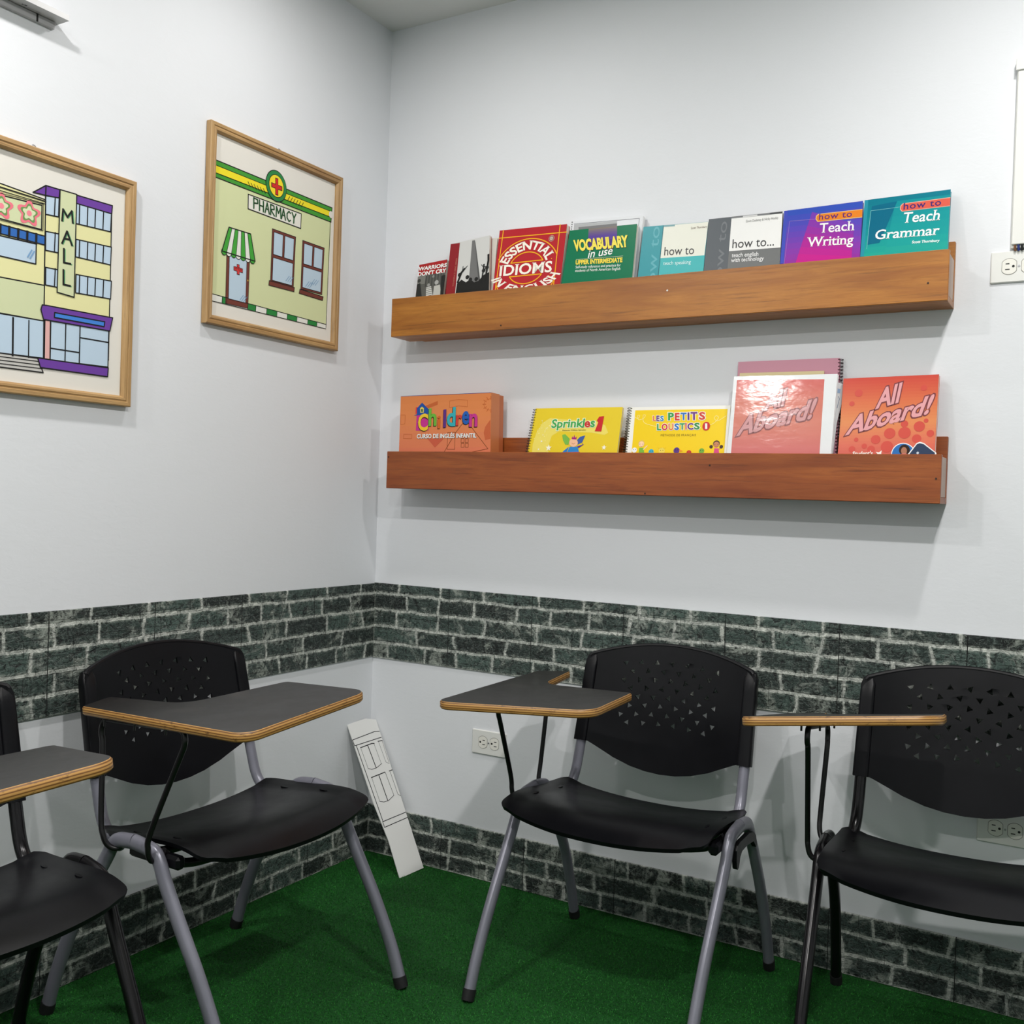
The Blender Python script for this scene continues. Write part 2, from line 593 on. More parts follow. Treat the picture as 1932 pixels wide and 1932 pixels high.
class Canvas(MB):
    """a printed face: flat shapes in thin layers on one plane, one mesh"""
    STEP = 0.00022
    def __init__(s, O, U, V, rough=0.4, coat=0.0, spec=0.22):
        MB.__init__(s)
        s.O, s.U, s.V = Vector(O), Vector(U).normalized(), Vector(V).normalized()
        s.N = s.U.cross(s.V).normalized()
        s.rough, s.coat, s.spec = rough, coat, spec
    def m(s, c):
        return c if isinstance(c, bpy.types.Material) else flat(c, s.rough, 0, None, s.spec, s.coat)
    def uv(s, p):
        h = hit(p, s.O, s.N) - s.O
        return (h.dot(s.U), h.dot(s.V))
    def W(s, q, lay):
        return s.O + s.U * q[0] + s.V * q[1] + s.N * (lay * s.STEP)
    def polyuv(s, q, c, lay=1):
        lay = lay + 0.012 * (len(s.f) % 40)          # no two printed shapes share a plane exactly
        a = sum(q[i][0] * q[(i + 1) % len(q)][1] - q[(i + 1) % len(q)][0] * q[i][1] for i in range(len(q)))
        if a < 0:
            q = list(reversed(q))
        s.add([s.W(p, lay) for p in q], [tuple(range(len(q)))], s.m(c))
    def poly(s, pts, c, lay=1):
        s.polyuv([s.uv(p) for p in pts], c, lay)
    def line(s, pts, w, c, lay=2, close=False):
        q = [Vector(s.uv(p)) for p in pts]
        s.lineuv(q, w, c, lay, close)
    def lineuv(s, q, w, c, lay=2, close=False):
        q = [Vector(p) for p in q]
        if close:
            q.append(q[0])
        for a, b in zip(q, q[1:]):
            d = b - a
            if d.length < 1e-6:
                continue
            d.normalize()
            n = Vector((-d.y, d.x)) * (w / 2)
            e = d * (w * 0.42)
            s.polyuv([a - e - n, b + e - n, b + e + n, a - e + n], c, lay)
    def outlined(s, pts, c, w, lc, lay=1):
        s.poly(pts, c, lay)
        s.line(pts, w, lc, lay + 1, True)
    def ell(s, c0, px, py, c, lay=1, n=28, a0=0, a1=360):
        """ellipse with centre pixel and two axis-end pixels"""
        o = Vector(s.uv(c0))
        A, B = Vector(s.uv(px)) - o, Vector(s.uv(py)) - o
        k = n if a1 - a0 == 360 else n + 1
        s.polyuv([tuple(o + A * math.cos(math.radians(a0 + (a1 - a0) * i / n)) + B * math.sin(math.radians(a0 + (a1 - a0) * i / n))) for i in range(k)], c, lay)
    def disc(s, c0, rad, c, lay=1, n=20, sx=1.0):
        o = s.uv(c0)
        s.polyuv([(o[0] + rad * sx * math.cos(2 * math.pi * i / n), o[1] + rad * math.sin(2 * math.pi * i / n)) for i in range(n)], c, lay)
    def star(s, c0, r, c, lay=2, k=5, inner=0.42, rot=0.0):
        o = s.uv(c0)
        s.polyuv([(o[0] + (r if i % 2 == 0 else r * inner) * math.sin(rot + math.pi * i / k), o[1] + (r if i % 2 == 0 else r * inner) * math.cos(rot + math.pi * i / k)) for i in range(2 * k)], c, lay)
    def text(s, body, bl, br, tl, c, lay=3, bold=0.0, serif=False, spacing=1.0, shift=(0, 0), ref=None):
        vs, fs = text_mesh(body, bold if ref is None else ref, spacing)
        x0, x1 = min(v[0] for v in vs), max(v[0] for v in vs)
        y1 = max(v[1] for v in vs)
        vs, fs = text_mesh(body, bold, spacing)
        if serif:
            vs, fs = slabs(vs, fs)
        b, r_, t_ = Vector(s.uv(bl)), Vector(s.uv(br)), Vector(s.uv(tl))
        b += Vector(shift); r_ += Vector(shift); t_ += Vector(shift)
        ex, ey = (r_ - b) / (x1 - x0), (t_ - b) / y1
        s.add([s.W(b + ex * (v[0] - x0) + ey * v[1], lay) for v in vs], fs, s.m(c))
    def arctext(s, body, cen, r0, r1, a0, a1, c, lay=3, bold=0.0, serif=False, spacing=1.0, asp=1.0):
        """letters bent on a ring: baseline radius r0, cap radius r1, angles in degrees"""
        vs, fs = text_mesh(body, bold, spacing)
        x0, x1 = min(v[0] for v in vs), max(v[0] for v in vs)
        y1 = max(v[1] for v in vs)
        if serif:
            vs, fs = slabs(vs, fs)
        o = s.uv(cen)
        out = []
        for x, y in vs:
            a = math.radians(a0 + (a1 - a0) * (x - x0) / (x1 - x0))
            r = r0 + (r1 - r0) * y / y1
            out.append(s.W((o[0] + r * math.cos(a), o[1] + r * math.sin(a) * asp), lay))
        s.add(out, fs, s.m(c))

# ------------------------------------------------------------------ the room
RX, RY = 4.3, -4.4
def wallbox(name, a, b, m):
    mb = MB()
    mb.box(a, b, m)
    return struct(mb.build(name))
wallbox('wall_back', (-0.12, 0, -0.05), (RX + 0.12, 0.12, CEIL + 0.1), WALL)
wallbox('wall_left', (-0.12, RY - 0.12, -0.05), (0, 0, CEIL + 0.1), WALL)
wallbox('wall_right', (RX, RY - 0.12, -0.05), (RX + 0.12, 0, CEIL + 0.1), WALL)
wallbox('wall_front', (0, RY - 0.12, -0.05), (RX, RY, CEIL + 0.1), WALL)
wallbox('ceiling', (0, RY, CEIL), (RX, 0, CEIL + 0.1), CEILM)

def turfmat():
    t = NT('green_turf')
    v = t.coords()
    a = t.noise(v, 160, 3, 0.7).outputs['Fac']
    b = t.noise(v, 5, 3, 0.6).outputs['Fac']
    c = t.mix(t.ramp(a, [(0.3, G0), (0.7, G1)]), (6, 44, 14), (28, 100, 34))
    c = t.mix(t.math('MULTIPLY', b, 0.5), c, (10, 66, 20))
    t.set('Base Color', c)
    t.set('Roughness', 0.75)
    t.set('Specular IOR Level', 0.25)
    t.bump(a, 0.6, 0.006)
    return t.m
TURF = turfmat()
mb = MB()
mb.box((0, RY, -0.05), (RX, 0, 0), TURF)
struct(mb.build('floor'))

# stone-print bands: chair-rail height and skirting
def band(name, back, z0, z1, th):
    mb = MB()
    if back:
        mb.box((0.0, -th, z0), (RX, 0.0, z1), BRICK_B, 0.0015)
    else:
        mb.box((0.0, RY, z0), (th, -th, z1), BRICK_L, 0.0015)
    return struct(mb.build(name))
band('trim_1', True, 0.600, 0.831, 0.005)
band('trim_2', False, 0.602, 0.829, 0.005)
band('baseboard_back', True, 0.0, 0.147, 0.007)
band('baseboard_left', False, 0.0, 0.145, 0.007)

# short pile of the artificial grass
def pile():
    rnd = random.Random(3)
    vs, fs = [], []
    N = 230000
    for i in range(N):
        x = rnd.uniform(0.008, 2.35)
        y = rnd.uniform(-1.75, -0.008)
        h = rnd.uniform(0.0018, 0.0046)
        a = rnd.uniform(0, 6.283)
        wd = 0.0008
        tx, ty = rnd.gauss(0, 0.0025), rnd.gauss(0, 0.0025)
        ca, sa = math.cos(a) * wd, math.sin(a) * wd
        k = len(vs)
        vs += [(x - ca, y - sa, 0.0), (x + ca, y + sa, 0.0), (x + tx, y + ty, h)]
        fs.append((k, k + 1, k + 2))
    me = bpy.data.meshes.new('turf_pile')
    me.from_pydata(vs, [], fs)
    t = NT('turf_blade')
    v = t.coords()
    a = t.noise(v, 260, 2, 0.6).outputs['Fac']
    c = t.mix(t.ramp(a, [(0.35, G0), (0.68, G1)]), (10, 66, 18), (52, 140, 50))
    t.set('Base Color', c)
    t.set('Roughness', 0.5)
    t.set('Specular IOR Level', 0.2)
    me.materials.append(t.m)
    o = bpy.data.objects.new('turf_pile', me)
    COL.objects.link(o)
    tag(o, 'short green artificial grass pile covering the floor', 'artificial grass')
    o['kind'] = 'stuff'
pile()

# ------------------------------------------------------------------ ceiling downlights
EMIT = bpy.data.materials.new('lamp_glow')
EMIT.use_nodes = True
EMIT.node_tree.nodes['Principled BSDF'].inputs['Emission Color'].default_value = (1, 0.98, 0.95, 1)
EMIT.node_tree.nodes['Principled BSDF'].inputs['Emission Strength'].default_value = 4.0
where = ['over the two framed drawings', 'over the right end of the shelves', 'over the left wall chairs', 'in the middle of the room', 'added as fill far back along the left wall', 'added as fill far back in the room']
for (lx, ly, le), wh in zip(LAMPS, where):
    t = thing('downlight', 'small round white ceiling downlight ' + wh, 'ceiling light', (lx, ly, CEIL), 0, 'ceiling downlights')
    mb = MB()
    n = 32
    prof = [(0.046, 0.0), (0.046, -0.004), (0.060, -0.007), (0.072, -0.004), (0.074, 0.0)]
    vs = [(r * math.cos(2 * math.pi * k / n), r * math.sin(2 * math.pi * k / n), z) for r, z in prof for k in range(n)]
    mb.add(vs, [(i * n + k, (i + 1) * n + k, (i + 1) * n + (k + 1) % n, i * n + (k + 1) % n) for i in range(4) for k in range(n)], WHITEP, True)
    mb.build('trim_ring', t)
    mb = MB()
    mb.add([(0.046 * math.cos(2 * math.pi * k / n), 0.046 * math.sin(2 * math.pi * k / n), -0.002) for k in range(n)], [tuple(reversed(range(n)))], EMIT)
    mb.build('diffuser', t)

# ------------------------------------------------------------------ book ledges
def ledge(name, label, X0, X1, zb, zt, zback, W_, nails, zb_r=None):
    t = thing(name, label, 'shelf', ((X0 + X1) / 2, 0, zb), 0, 'wooden book ledges')
    off = ((X0 + X1) / 2, 0, zb)
    mb = MB(); mb.box((X0, -0.110, zb), (X1, -0.096, zt), W_, 0.0012); mb.build('front_board', t, off=off)
    mb = MB(); mb.box((X0 + 0.001, -0.0955, zb), (X1 - 0.001, -0.0165, zb + 0.014), W_, 0.001); mb.build('bottom_board', t, off=off)
    mb = MB(); mb.box((X0 + 0.045, -0.016, zb), (X1 - 0.001, -0.0005, zback), W_, 0.0012); mb.build('back_board', t, off=off)
    for x, e in ((X0 + 0.002, W_), (X1 - 0.016, ENDW)):
        mb = MB(); mb.box((x, -0.0955, zb + 0.0145), (x + 0.014, -0.0165, zt - 0.004), e, 0.001); mb.build('end_panel', t, off=off)
    for px in nails:
        h = hit(px[:2], (0, -0.1102, 0), Vector((0, 1, 0)))
        mb = MB()
        n = 10
        rr = 0.0022
        vs = [(h.x + rr * math.cos(2 * math.pi * k / n), h.y, h.z + rr * math.sin(2 * math.pi * k / n)) for k in range(n)]
        vs2 = [(v[0], v[1] - 0.0008, v[2]) for v in vs]
        mb.add(vs + vs2, [(k, (k + 1) % n, n + (k + 1) % n, n + k) for k in range(n)] + [tuple(range(n, 2 * n))], px[2])
        mb.build('nail', t, off=off)
    return t
NAILD = flat((50, 28, 16), 0.6)
NAILW = flat((225, 225, 220), 0.3, 0.3)
ledge('book_ledge', 'upper honey brown wooden book ledge on the wall', 0.115, 1.630, 1.566, 1.6775, 1.716, WOOD_U, [(1259, 548, NAILW), (945, 614, NAILD), (1751, 534, NAILD)])
ledge('book_ledge', 'lower reddish brown wooden book ledge on the wall', 0.115, 1.630, 1.1225, 1.2305, 1.276, WOOD_L, [(733, 862, NAILD), (1217, 931, NAILD), (1339, 878, NAILD), (1766, 903, NAILD)])
ZU, ZL = 1.566 + 0.0145, 1.1225 + 0.0145

# ------------------------------------------------------------------ books
BOOK = {}
class Book:
    """a book leaning on a ledge: front face plane from its foot line and lean"""
    def __init__(s, name, label, cat, corners, z0, yb, th, ytop, group, rough=0.38, coat=0.0, yaw=0.0, spec=0.22):
        TL, TR, BR, BL = corners
        # lean found from where the head of the front face touches ytop
        zt = hit(((TL[0] + TR[0]) / 2, (TL[1] + TR[1]) / 2), (0, ytop, 0), Vector((0, 1, 0))).z
        U = Vector((math.cos(yaw), math.sin(yaw), 0))
        xm = hit(((TL[0] + TR[0]) / 2, (TL[1] + TR[1]) / 2), (0, ytop, 0), Vector((0, 1, 0))).x
        V = Vector((0, ytop - yb, zt - z0)).normalized()
        V = (V - U * V.dot(U)).normalized()
        s.O = Vector((xm, yb, z0))
        s.c = Canvas(s.O, U, V, rough, coat, spec)
        s.U, s.V, s.N = s.c.U, s.c.V, s.c.N
        q = [s.c.uv(p) for p in (TL, TR, BR, BL)]
        def down(a, b):
            k = a[1] / (a[1] - b[1])
            return (a[0] + (b[0] - a[0]) * k, 0.0)
        s.q = [q[0], q[1], down(q[1], q[2]), down(q[0], q[3])]     # TL TR BR BL on the plane, foot at v=0
        s.th = th
        s.off = tuple(s.O)
        s.root = thing(name, label, cat, s.off, 0, group)
    def quad(s, il=0.0, ir=0.0, it=0.0, ib=0.0):
        q = s.q
        return [(q[3][0] + il, q[3][1] + ib), (q[2][0] - ir, q[2][1] + ib), (q[1][0] - ir, q[1][1] - it), (q[0][0] + il, q[0][1] - it)]
    def body(s, cover, back=None, pages=True, spine=True, ct=0.0006, inset=0.0012, pagemat=None):
        mb = MB()
        full = s.quad()
        mb.prism(full, cover, -ct, 0, s.O, s.U, s.V, s.N)
        mb.prism(full, back or cover, -s.th, -s.th + ct, s.O, s.U, s.V, s.N)
        if spine:
            q = s.quad()
            sp = [q[0], (q[0][0] + 0.0008, q[0][1]), (q[3][0] + 0.0008, q[3][1]), q[3]]
            mb.prism(sp, cover, -s.th + ct, -ct, s.O, s.U, s.V, s.N)
        mb.build('cover', s.root, off=s.off)
        if pages:
            mb = MB()
            mb.prism(s.quad(0.0009, inset, inset, 0.0005), pagemat or PAGES, -s.th + ct + 0.0001, -ct - 0.0001, s.O, s.U, s.V, s.N)
            mb.build('page_block', s.root, off=s.off)
    def finish(s, name='cover_print'):
        if s.c.f:
            s.c.build(name, s.root, off=s.off)
    def rings(s, side, n, r, m, name='spiral_binding', v0=None, back=0.002, r2=0.0009):
        mb = MB()
        q = s.q
        a, b = (q[3], q[0]) if side < 0 else (q[2], q[1])
        for i in range(n):
            t = (i + 0.5) / n
            c = Vector((a[0] + (b[0] - a[0]) * t, a[1] + (b[1] - a[1]) * t))
            cu = c.x + side * r * 0.25
            path = []
            for k in range(13):
                an = 2 * math.pi * k / 12
                p = s.O + s.U * (cu + r * math.cos(an)) + s.V * (c.y + 0.0012 * k / 12) + s.N * (-s.th / 2 + (r * 0.55 + s.th / 2) * math.sin(an))
                path.append(p)
            mb.tube(path, r2, m, 5, caps=False)
        return mb.build(name, s.root, off=s.off)

UG, LG = 'books on the upper ledge', 'books on the lower ledge'
BK, WT = (20, 20, 22), (240, 240, 238)

# 1 small red and black paperback
b = Book('paperback', 'smallest paperback, red top over a black and white photo, leftmost on the upper ledge', 'book', (ZA(255, 572), ZA(442, 535), ZA(412, 772), ZA(229, 787)), ZU, -0.070, 0.012, -0.034, UG)
b.body(flat((170, 36, 36), 0.4), inset=0.0005)
c = b.c
c.polyuv(b.quad(), (168, 36, 38), 1)
c.poly([ZA(247, 645), ZA(432, 622), ZA(405, 840), ZA(222, 850)], (92, 92, 88), 2)
c.poly([ZA(247, 645), ZA(300, 640), ZA(292, 700), ZA(240, 705)], (120, 120, 115), 3)
for k in range(6):
    c.poly([ZA(300 + 20 * k, 640 - 2.4 * k), ZA(308 + 20 * k, 640 - 2.4 * k), ZA(300 + 20 * k, 720), ZA(292 + 20 * k, 720)], (70, 70, 68), 3)
for (x, y, r, col) in ((255, 680, 0.006, 60), (318, 708, 0.005, 150), (372, 690, 0.007, 170), (418, 650, 0.006, 55), (350, 650, 0.004, 140)):
    c.disc(ZA(x, y), r, (col, col, col - 3), 4)
c.poly([ZA(240, 705), ZA(262, 695), ZA(272, 790), ZA(232, 800)], (45, 45, 44), 4)
c.poly([ZA(355, 715), ZA(395, 705), ZA(405, 790), ZA(345, 800)], (190, 190, 184), 4)
c.poly([ZA(302, 725), ZA(335, 715), ZA(348, 790), ZA(300, 800)], (205, 205, 200), 4)
for k in range(5):
    c.line([ZA(304, 732 + 13 * k), ZA(340, 724 + 13 * k)], 0.0012, (40, 40, 40), 5)
c.poly([ZA(405, 650), ZA(432, 640), ZA(415, 790), ZA(395, 790)], (38, 38, 38), 4)
c.text('WARRIORS', ZA(249, 614), ZA(440, 585), ZA(253, 588), WT, 6, 0.035)
c.text("DON'T CRY", ZA(246, 650), ZA(436, 622), ZA(250, 622), WT, 6, 0.035)
b.finish()

# 2 red-spined paperback with monument
b = Book('paperback', 'paperback with red strip and a grey stone obelisk above a waving crowd', 'book', (ZA(467, 432), ZA(731, 372), ZA(722, 744), ZA(432, 770)), ZU, -0.078, 0.010, -0.032, UG)
b.body(flat((150, 34, 40), 0.4), inset=0.0006)
c = b.c
c.polyuv(b.quad(), (205, 205, 203), 1)
c.poly([ZA(467, 432), ZA(529, 423), ZA(488, 850), ZA(424, 850)], (140, 32, 40), 2)
c.text('YOLANDA D. KING SERIES', ZA(487, 718), ZA(512, 528), ZA(478, 718), (190, 130, 110), 3)
c.poly([ZA(612, 408), ZA(630, 405), ZA(660, 690), ZA(588, 695)], (112, 112, 112), 2)
c.poly([ZA(630, 405), ZA(634, 420), ZA(668, 690), ZA(655, 690)], (80, 80, 80), 3)
c.poly([ZA(510, 700), ZA(540, 672), ZA(570, 690), ZA(600, 668), ZA(625, 690), ZA(655, 680), ZA(690, 640), ZA(728, 620), ZA(722, 850), ZA(488, 850)], (28, 28, 28), 4)
def arm(c, pts, w0, col=(24, 24, 24)):
    c.line(pts, w0, col, 5)
arm(c, [ZA(515, 690), ZA(540, 625), ZA(560, 600)], 0.0062)
for e in ((580, 580), (568, 592), (552, 582)):
    arm(c, [ZA(545, 622), ZA(*e)], 0.002)
arm(c, [ZA(700, 680), ZA(722, 540), ZA(722, 505)], 0.0062)
arm(c, [ZA(675, 690), ZA(690, 590), ZA(692, 570)], 0.0048)
arm(c, [ZA(690, 590), ZA(676, 572)], 0.002)
arm(c, [ZA(690, 590), ZA(702, 582)], 0.002)
for x, y in ((528, 640), (580, 655), (600, 672), (640, 668), (690, 610), (712, 590)):
    c.disc(ZA(x, y), 0.0062, (34, 34, 34), 5)
b.finish()
# white book behind it
b = Book('paperback', 'plain white paperback edge showing behind the obelisk paperback', 'book', (ZA(690, 398), ZA(783, 388), ZA(752, 742), ZA(660, 750)), ZU, -0.060, 0.006, -0.018, UG)
b.body(flat((214, 210, 200), 0.6))
b.finish()

# 3 red idioms book
b = Book('textbook', 'red textbook with yellow rings around white lettering', 'book', (ZA(798, 340), ZA(1252, 296), ZA(1205, 702), ZA(750, 742)), ZU, -0.074, 0.017, -0.036, UG, 0.32)
RED, YEL = (178, 34, 44), (240, 178, 30)
b.body(flat(RED, 0.32))
c = b.c
c.polyuv(b.quad(), RED, 1)
c.line([ZA(823, 338), ZA(765, 760)], 0.0026, YEL, 2)
c.line([ZA(1206, 300), ZA(1160, 720)], 0.0026, YEL, 2)
c.line([ZA(795, 392), ZA(1250, 350)], 0.0026, YEL, 2)
c.line([ZA(740, 828), ZA(1200, 790)], 0.0026, YEL, 2)
cen = ZA(975, 600)
o = c.uv(cen)
R1 = abs(c.uv(ZA(1192, 585))[0] - o[0])
tY = c.uv(ZA(985, 397))[1] - o[1]
def arcln(r, a0, a1, asp, w_, col, lay, n=28):
    c.lineuv([(o[0] + r * math.cos(math.radians(a0 + (a1 - a0) * i / n)), o[1] + r * asp * math.sin(math.radians(a0 + (a1 - a0) * i / n))) for i in range(n + 1)], w_, col, lay)
asp = tY / R1
arcln(R1, 24, 156, asp, 0.0028, YEL, 3)
arcln(R1, 204, 336, asp * 1.1, 0.0028, YEL, 3)
c.arctext('ESSENTIAL', cen, R1 * 0.65, R1 * 0.94, 160, 20, (244, 238, 226), 4, 0.03, True, 1.0, asp)
r_in = R1 * 0.56
arcln(r_in, 26, 154, asp, 0.0028, YEL, 3, 18)
arcln(r_in, 206, 334, asp * 0.86, 0.0028, YEL, 3, 18)
for sg in (1, -1):
    yy = r_in * asp * math.sin(math.radians(26)) * (1 if sg > 0 else -0.86)
    xx = r_in * math.cos(math.radians(26))
    c.lineuv([(o[0] - xx, o[1] + yy), (o[0] + xx, o[1] + yy)], 0.0028, YEL, 3)
c.text('IDIOMS', ZA(795, 648), ZA(1148, 618), ZA(803, 576), (246, 240, 228), 5, 0.022, True)
c.arctext('IN ENGLISH', cen, R1 * 1.16, R1 * 0.84, 200, 340, (244, 238, 226), 4, 0.03, True, 1.0, 0.545)
for x, y in ((812, 552), (1148, 530), (798, 672), (1132, 648)):
    c.disc(ZA(x, y), 0.0016, YEL, 4, 8)
c.disc(ZA(1148, 393), 0.0088, (220, 205, 190), 3)
c.disc(ZA(1148, 393), 0.0080, (165, 80, 76), 4)
c.disc(ZA(1148, 393), 0.0056, (222, 208, 192), 5)
for k in range(4):
    c.line([ZA(1134, 384 + 7 * k), ZA(1162, 381 + 7 * k)], 0.0008, (90, 50, 50), 6)
b.finish()

# 5 white comb-bound booklet behind the green book
b = Book('booklet', 'white comb-bound booklet standing behind the green book', 'book', (ZA(1270, 279), ZA(1768, 236), ZA(1722, 658), ZA(1218, 700)), ZU, -0.048, 0.012, -0.018, UG)
b.body(PAPERW, pagemat=PAPERW)
c = b.c
c.polyuv(b.quad(), (222, 224, 228), 1)
c.line([ZA(1300, 296), ZA(1740, 258), ZA(1700, 640)], 0.0014, (120, 122, 128), 2)
c.poly([ZA(1300, 300), ZA(1590, 275), ZA(1588, 330), ZA(1296, 345)], (176, 178, 180), 2)
c.poly([ZA(1330, 318), ZA(1590, 292), ZA(1588, 325), ZA(1330, 334)], (120, 120, 122), 3)
for k in range(8):
    c.disc(ZA(1287 - k * 1.5, 284 + 15.5 * k), 0.0016, BK, 3, 8)
b.finish()

# 4 green vocabulary book
GRN = (2, 112, 76)
b = Book('textbook', 'green textbook with yellow block lettering and a grey violet panel', 'book', (ZA(1270, 340), ZA(1725, 295), ZA(1690, 656), ZA(1215, 698)), ZU, -0.080, 0.012, -0.036, UG, 0.34)
b.body(flat(GRN, 0.34), back=PAPERW)
c = b.c
c.polyuv(b.quad(), GRN, 1)
n = 8
for k in range(n):
    f0, f1 = k / n, (k + 1) / n
    lp = lambda a, b_, t: a + (b_ - a) * t
    col = tuple(int(lp(a, d, min(1, k / 5.0))) for a, d in zip((128, 118, 112), (86, 62, 148)))
    c.poly([ZA(lp(1398, 1394, f0), lp(328, 410, f0)), ZA(lp(1590, 1590, f0), lp(308, 395, f0)), ZA(lp(1590, 1590, f1), lp(308, 395, f1)), ZA(lp(1398, 1394, f1), lp(328, 410, f1))], col, 2)
c.poly([ZA(1394, 410), ZA(1590, 395), ZA(1560, 470), ZA(1400, 455)], (70, 48, 130), 2)
c.text('VOCABULARY', ZA(1300, 478), ZA(1668, 446), ZA(1294, 404), (240, 222, 90), 5, 0.05)
c.text('VOCABULARY', ZA(1300, 478), ZA(1668, 446), ZA(1294, 404), (24, 40, 40), 4, 0.06, shift=(0.0009, -0.0009), ref=0.05)
c.text('in use', ZA(1392, 527), ZA(1556, 500), ZA(1404, 476), WT, 6, 0.01)
c.line([ZA(1315, 536), ZA(1630, 512)], 0.0007, (235, 230, 200), 4)
c.text('UPPER INTERMEDIATE', ZA(1310, 570), ZA(1626, 553), ZA(1312, 540), (240, 216, 80), 5, 0.045)
c.text('Self-study reference and practice for', ZA(1310, 596), ZA(1614, 582), ZA(1312, 578), (220, 232, 224), 5, 0.012)
c.text('students of North American English', ZA(1307, 620), ZA(1612, 606), ZA(1309, 602), (220, 232, 224), 5, 0.012)
b.finish()

# 6 teal white how to
TEAL = (58, 148, 158)
b = Book('textbook', 'slim teal and cream textbook standing left of the grey one', 'book', (ZB(88, 252), ZB(402, 227), ZB(378, 466), ZB(60, 494)), ZU, -0.078, 0.010, -0.030, UG, 0.36)
b.body(flat(TEAL, 0.36))
c = b.c
c.polyuv(b.quad(), TEAL, 1)
c.poly([ZB(186, 246), ZB(402, 228), ZB(383, 390), ZB(170, 404)], (226, 226, 214), 2)
c.poly([ZB(170, 404), ZB(383, 390), ZB(372, 560), ZB(150, 575)], (70, 176, 178), 2)
c.poly([ZB(183, 246), ZB(187, 246), ZB(152, 575), ZB(148, 575)], (40, 110, 120), 3)
c.poly([ZB(186, 246), ZB(240, 241), ZB(240, 249), ZB(186, 253)], (120, 160, 165), 3)
c.text('Scott Thornbury', ZB(318, 264), ZB(396, 256), ZB(319, 253), (120, 100, 90), 4)
c.text('how to', ZB(188, 391), ZB(332, 384), ZB(191, 350), (60, 60, 62), 4)
c.text('teach speaking', ZB(183, 438), ZB(317, 431), ZB(185, 420), (215, 240, 240), 4)
c.text('how to', ZB(140, 590), ZB(168, 250), ZB(95, 590), (96, 170, 180), 2)
b.finish()

# 7 grey how to
GRY = (98, 102, 106)
b = Book('textbook', 'grey and white textbook standing left of the magenta one', 'book', (ZB(405, 215), ZB(762, 177), ZB(748, 430), ZB(382, 463)), ZU, -0.078, 0.010, -0.030, UG, 0.36)
b.body(flat(GRY, 0.36))
c = b.c
c.polyuv(b.quad(), (112, 114, 114), 1)
c.poly([ZB(405, 215), ZB(515, 206), ZB(485, 570), ZB(368, 580)], (92, 97, 102), 2)
c.poly([ZB(515, 206), ZB(762, 180), ZB(752, 352), ZB(502, 370)], (232, 232, 230), 2)
c.poly([ZB(515, 203), ZB(762, 178), ZB(761, 187), ZB(515, 212)], (120, 122, 124), 3)
c.poly([ZB(570, 200), ZB(640, 192), ZB(640, 200), ZB(570, 207)], (205, 205, 205), 4)
c.poly([ZB(700, 185), ZB(762, 178), ZB(761, 186), ZB(700, 192)], (70, 72, 74), 4)
c.text('Gavin Dudeney & Nicky Hockly', ZB(584, 231), ZB(741, 214), ZB(585, 219), (120, 120, 120), 4)
c.text('how to...', ZB(518, 356), ZB(720, 343), ZB(521, 313), (60, 60, 62), 4)
c.text('teach english', ZB(515, 400), ZB(644, 393), ZB(517, 380), (232, 232, 232), 4, 0.01)
c.text('with technology', ZB(512, 424), ZB(671, 414), ZB(514, 404), (232, 232, 232), 4, 0.01)
c.text('how to', ZB(462, 560), ZB(495, 225), ZB(420, 562), (116, 120, 124), 3)
b.finish()

def grad(c, pts_fn, cols, n, lay):
    """printed colour blend built as a run of narrow strips; pts_fn(t0,t1) gives each strip"""
    for k in range(n):
        t = (k + 0.5) / n * (len(cols) - 1)
        i = min(int(t), len(cols) - 2)
        f = t - i
        col = tuple(int(cols[i][j] + (cols[i + 1][j] - cols[i][j]) * f) for j in range(3))
        c.poly(pts_fn(k / n, (k + 1) / n), col, lay)
def lerp(a, b_, t):
    return (a[0] + (b_[0] - a[0]) * t, a[1] + (b_[1] - a[1]) * t)
def strips(TL, TR, BR, BL):
    return lambda t0, t1: [lerp(TL, BL, t0), lerp(TR, BR, t0), lerp(TR, BR, t1), lerp(TL, BL, t1)]

# 8 purple magenta
b = Book('textbook', 'magenta and violet textbook with an orange tab, beside the big teal one', 'book', (ZB(770, 175), ZB(1152, 126), ZB(1136, 398), ZB(750, 431)), ZU, -0.078, 0.010, -0.030, UG, 0.3)
b.body(flat((60, 66, 168), 0.3))
c = b.c
c.polyuv(b.quad(), (92, 60, 160), 1)
grad(c, strips(ZB(786, 173), ZB(1151, 128), ZB(1130, 520), ZB(750, 550)), [(48, 82, 178), (88, 70, 178), (128, 60, 168), (150, 44, 150), (172, 34, 140)], 14, 2)
grad(c, strips(ZB(905, 180), ZB(1110, 236), ZB(1088, 500), ZB(795, 520)), [(110, 64, 176), (160, 44, 150), (194, 32, 138), (200, 28, 130)], 10, 3)
c.poly([ZB(770, 176), ZB(788, 174), ZB(768, 430), ZB(750, 431)], (66, 78, 180), 3)
c.line([ZB(770, 430), ZB(797, 225), ZB(920, 215)], 0.0008, (160, 130, 200), 4)
c.poly([ZB(935, 190), ZB(1150, 166), ZB(1148, 207), ZB(932, 229), ZB(922, 216), ZB(924, 200)], (226, 190, 130), 4)
c.poly([ZB(938, 193), ZB(1150, 169), ZB(1148, 203), ZB(935, 226), ZB(926, 214), ZB(928, 202)], (222, 128, 40), 5)
c.text('how to', ZB(938, 219), ZB(1098, 203), ZB(940, 190), (96, 40, 110), 6, 0.01, False, 1.1)
c.text('Teach', ZB(940, 282), ZB(1106, 269), ZB(944, 236), WT, 6, 0.012, True)
c.text('Writing', ZB(882, 348), ZB(1104, 335), ZB(886, 304), WT, 6, 0.012, True)
b.finish()

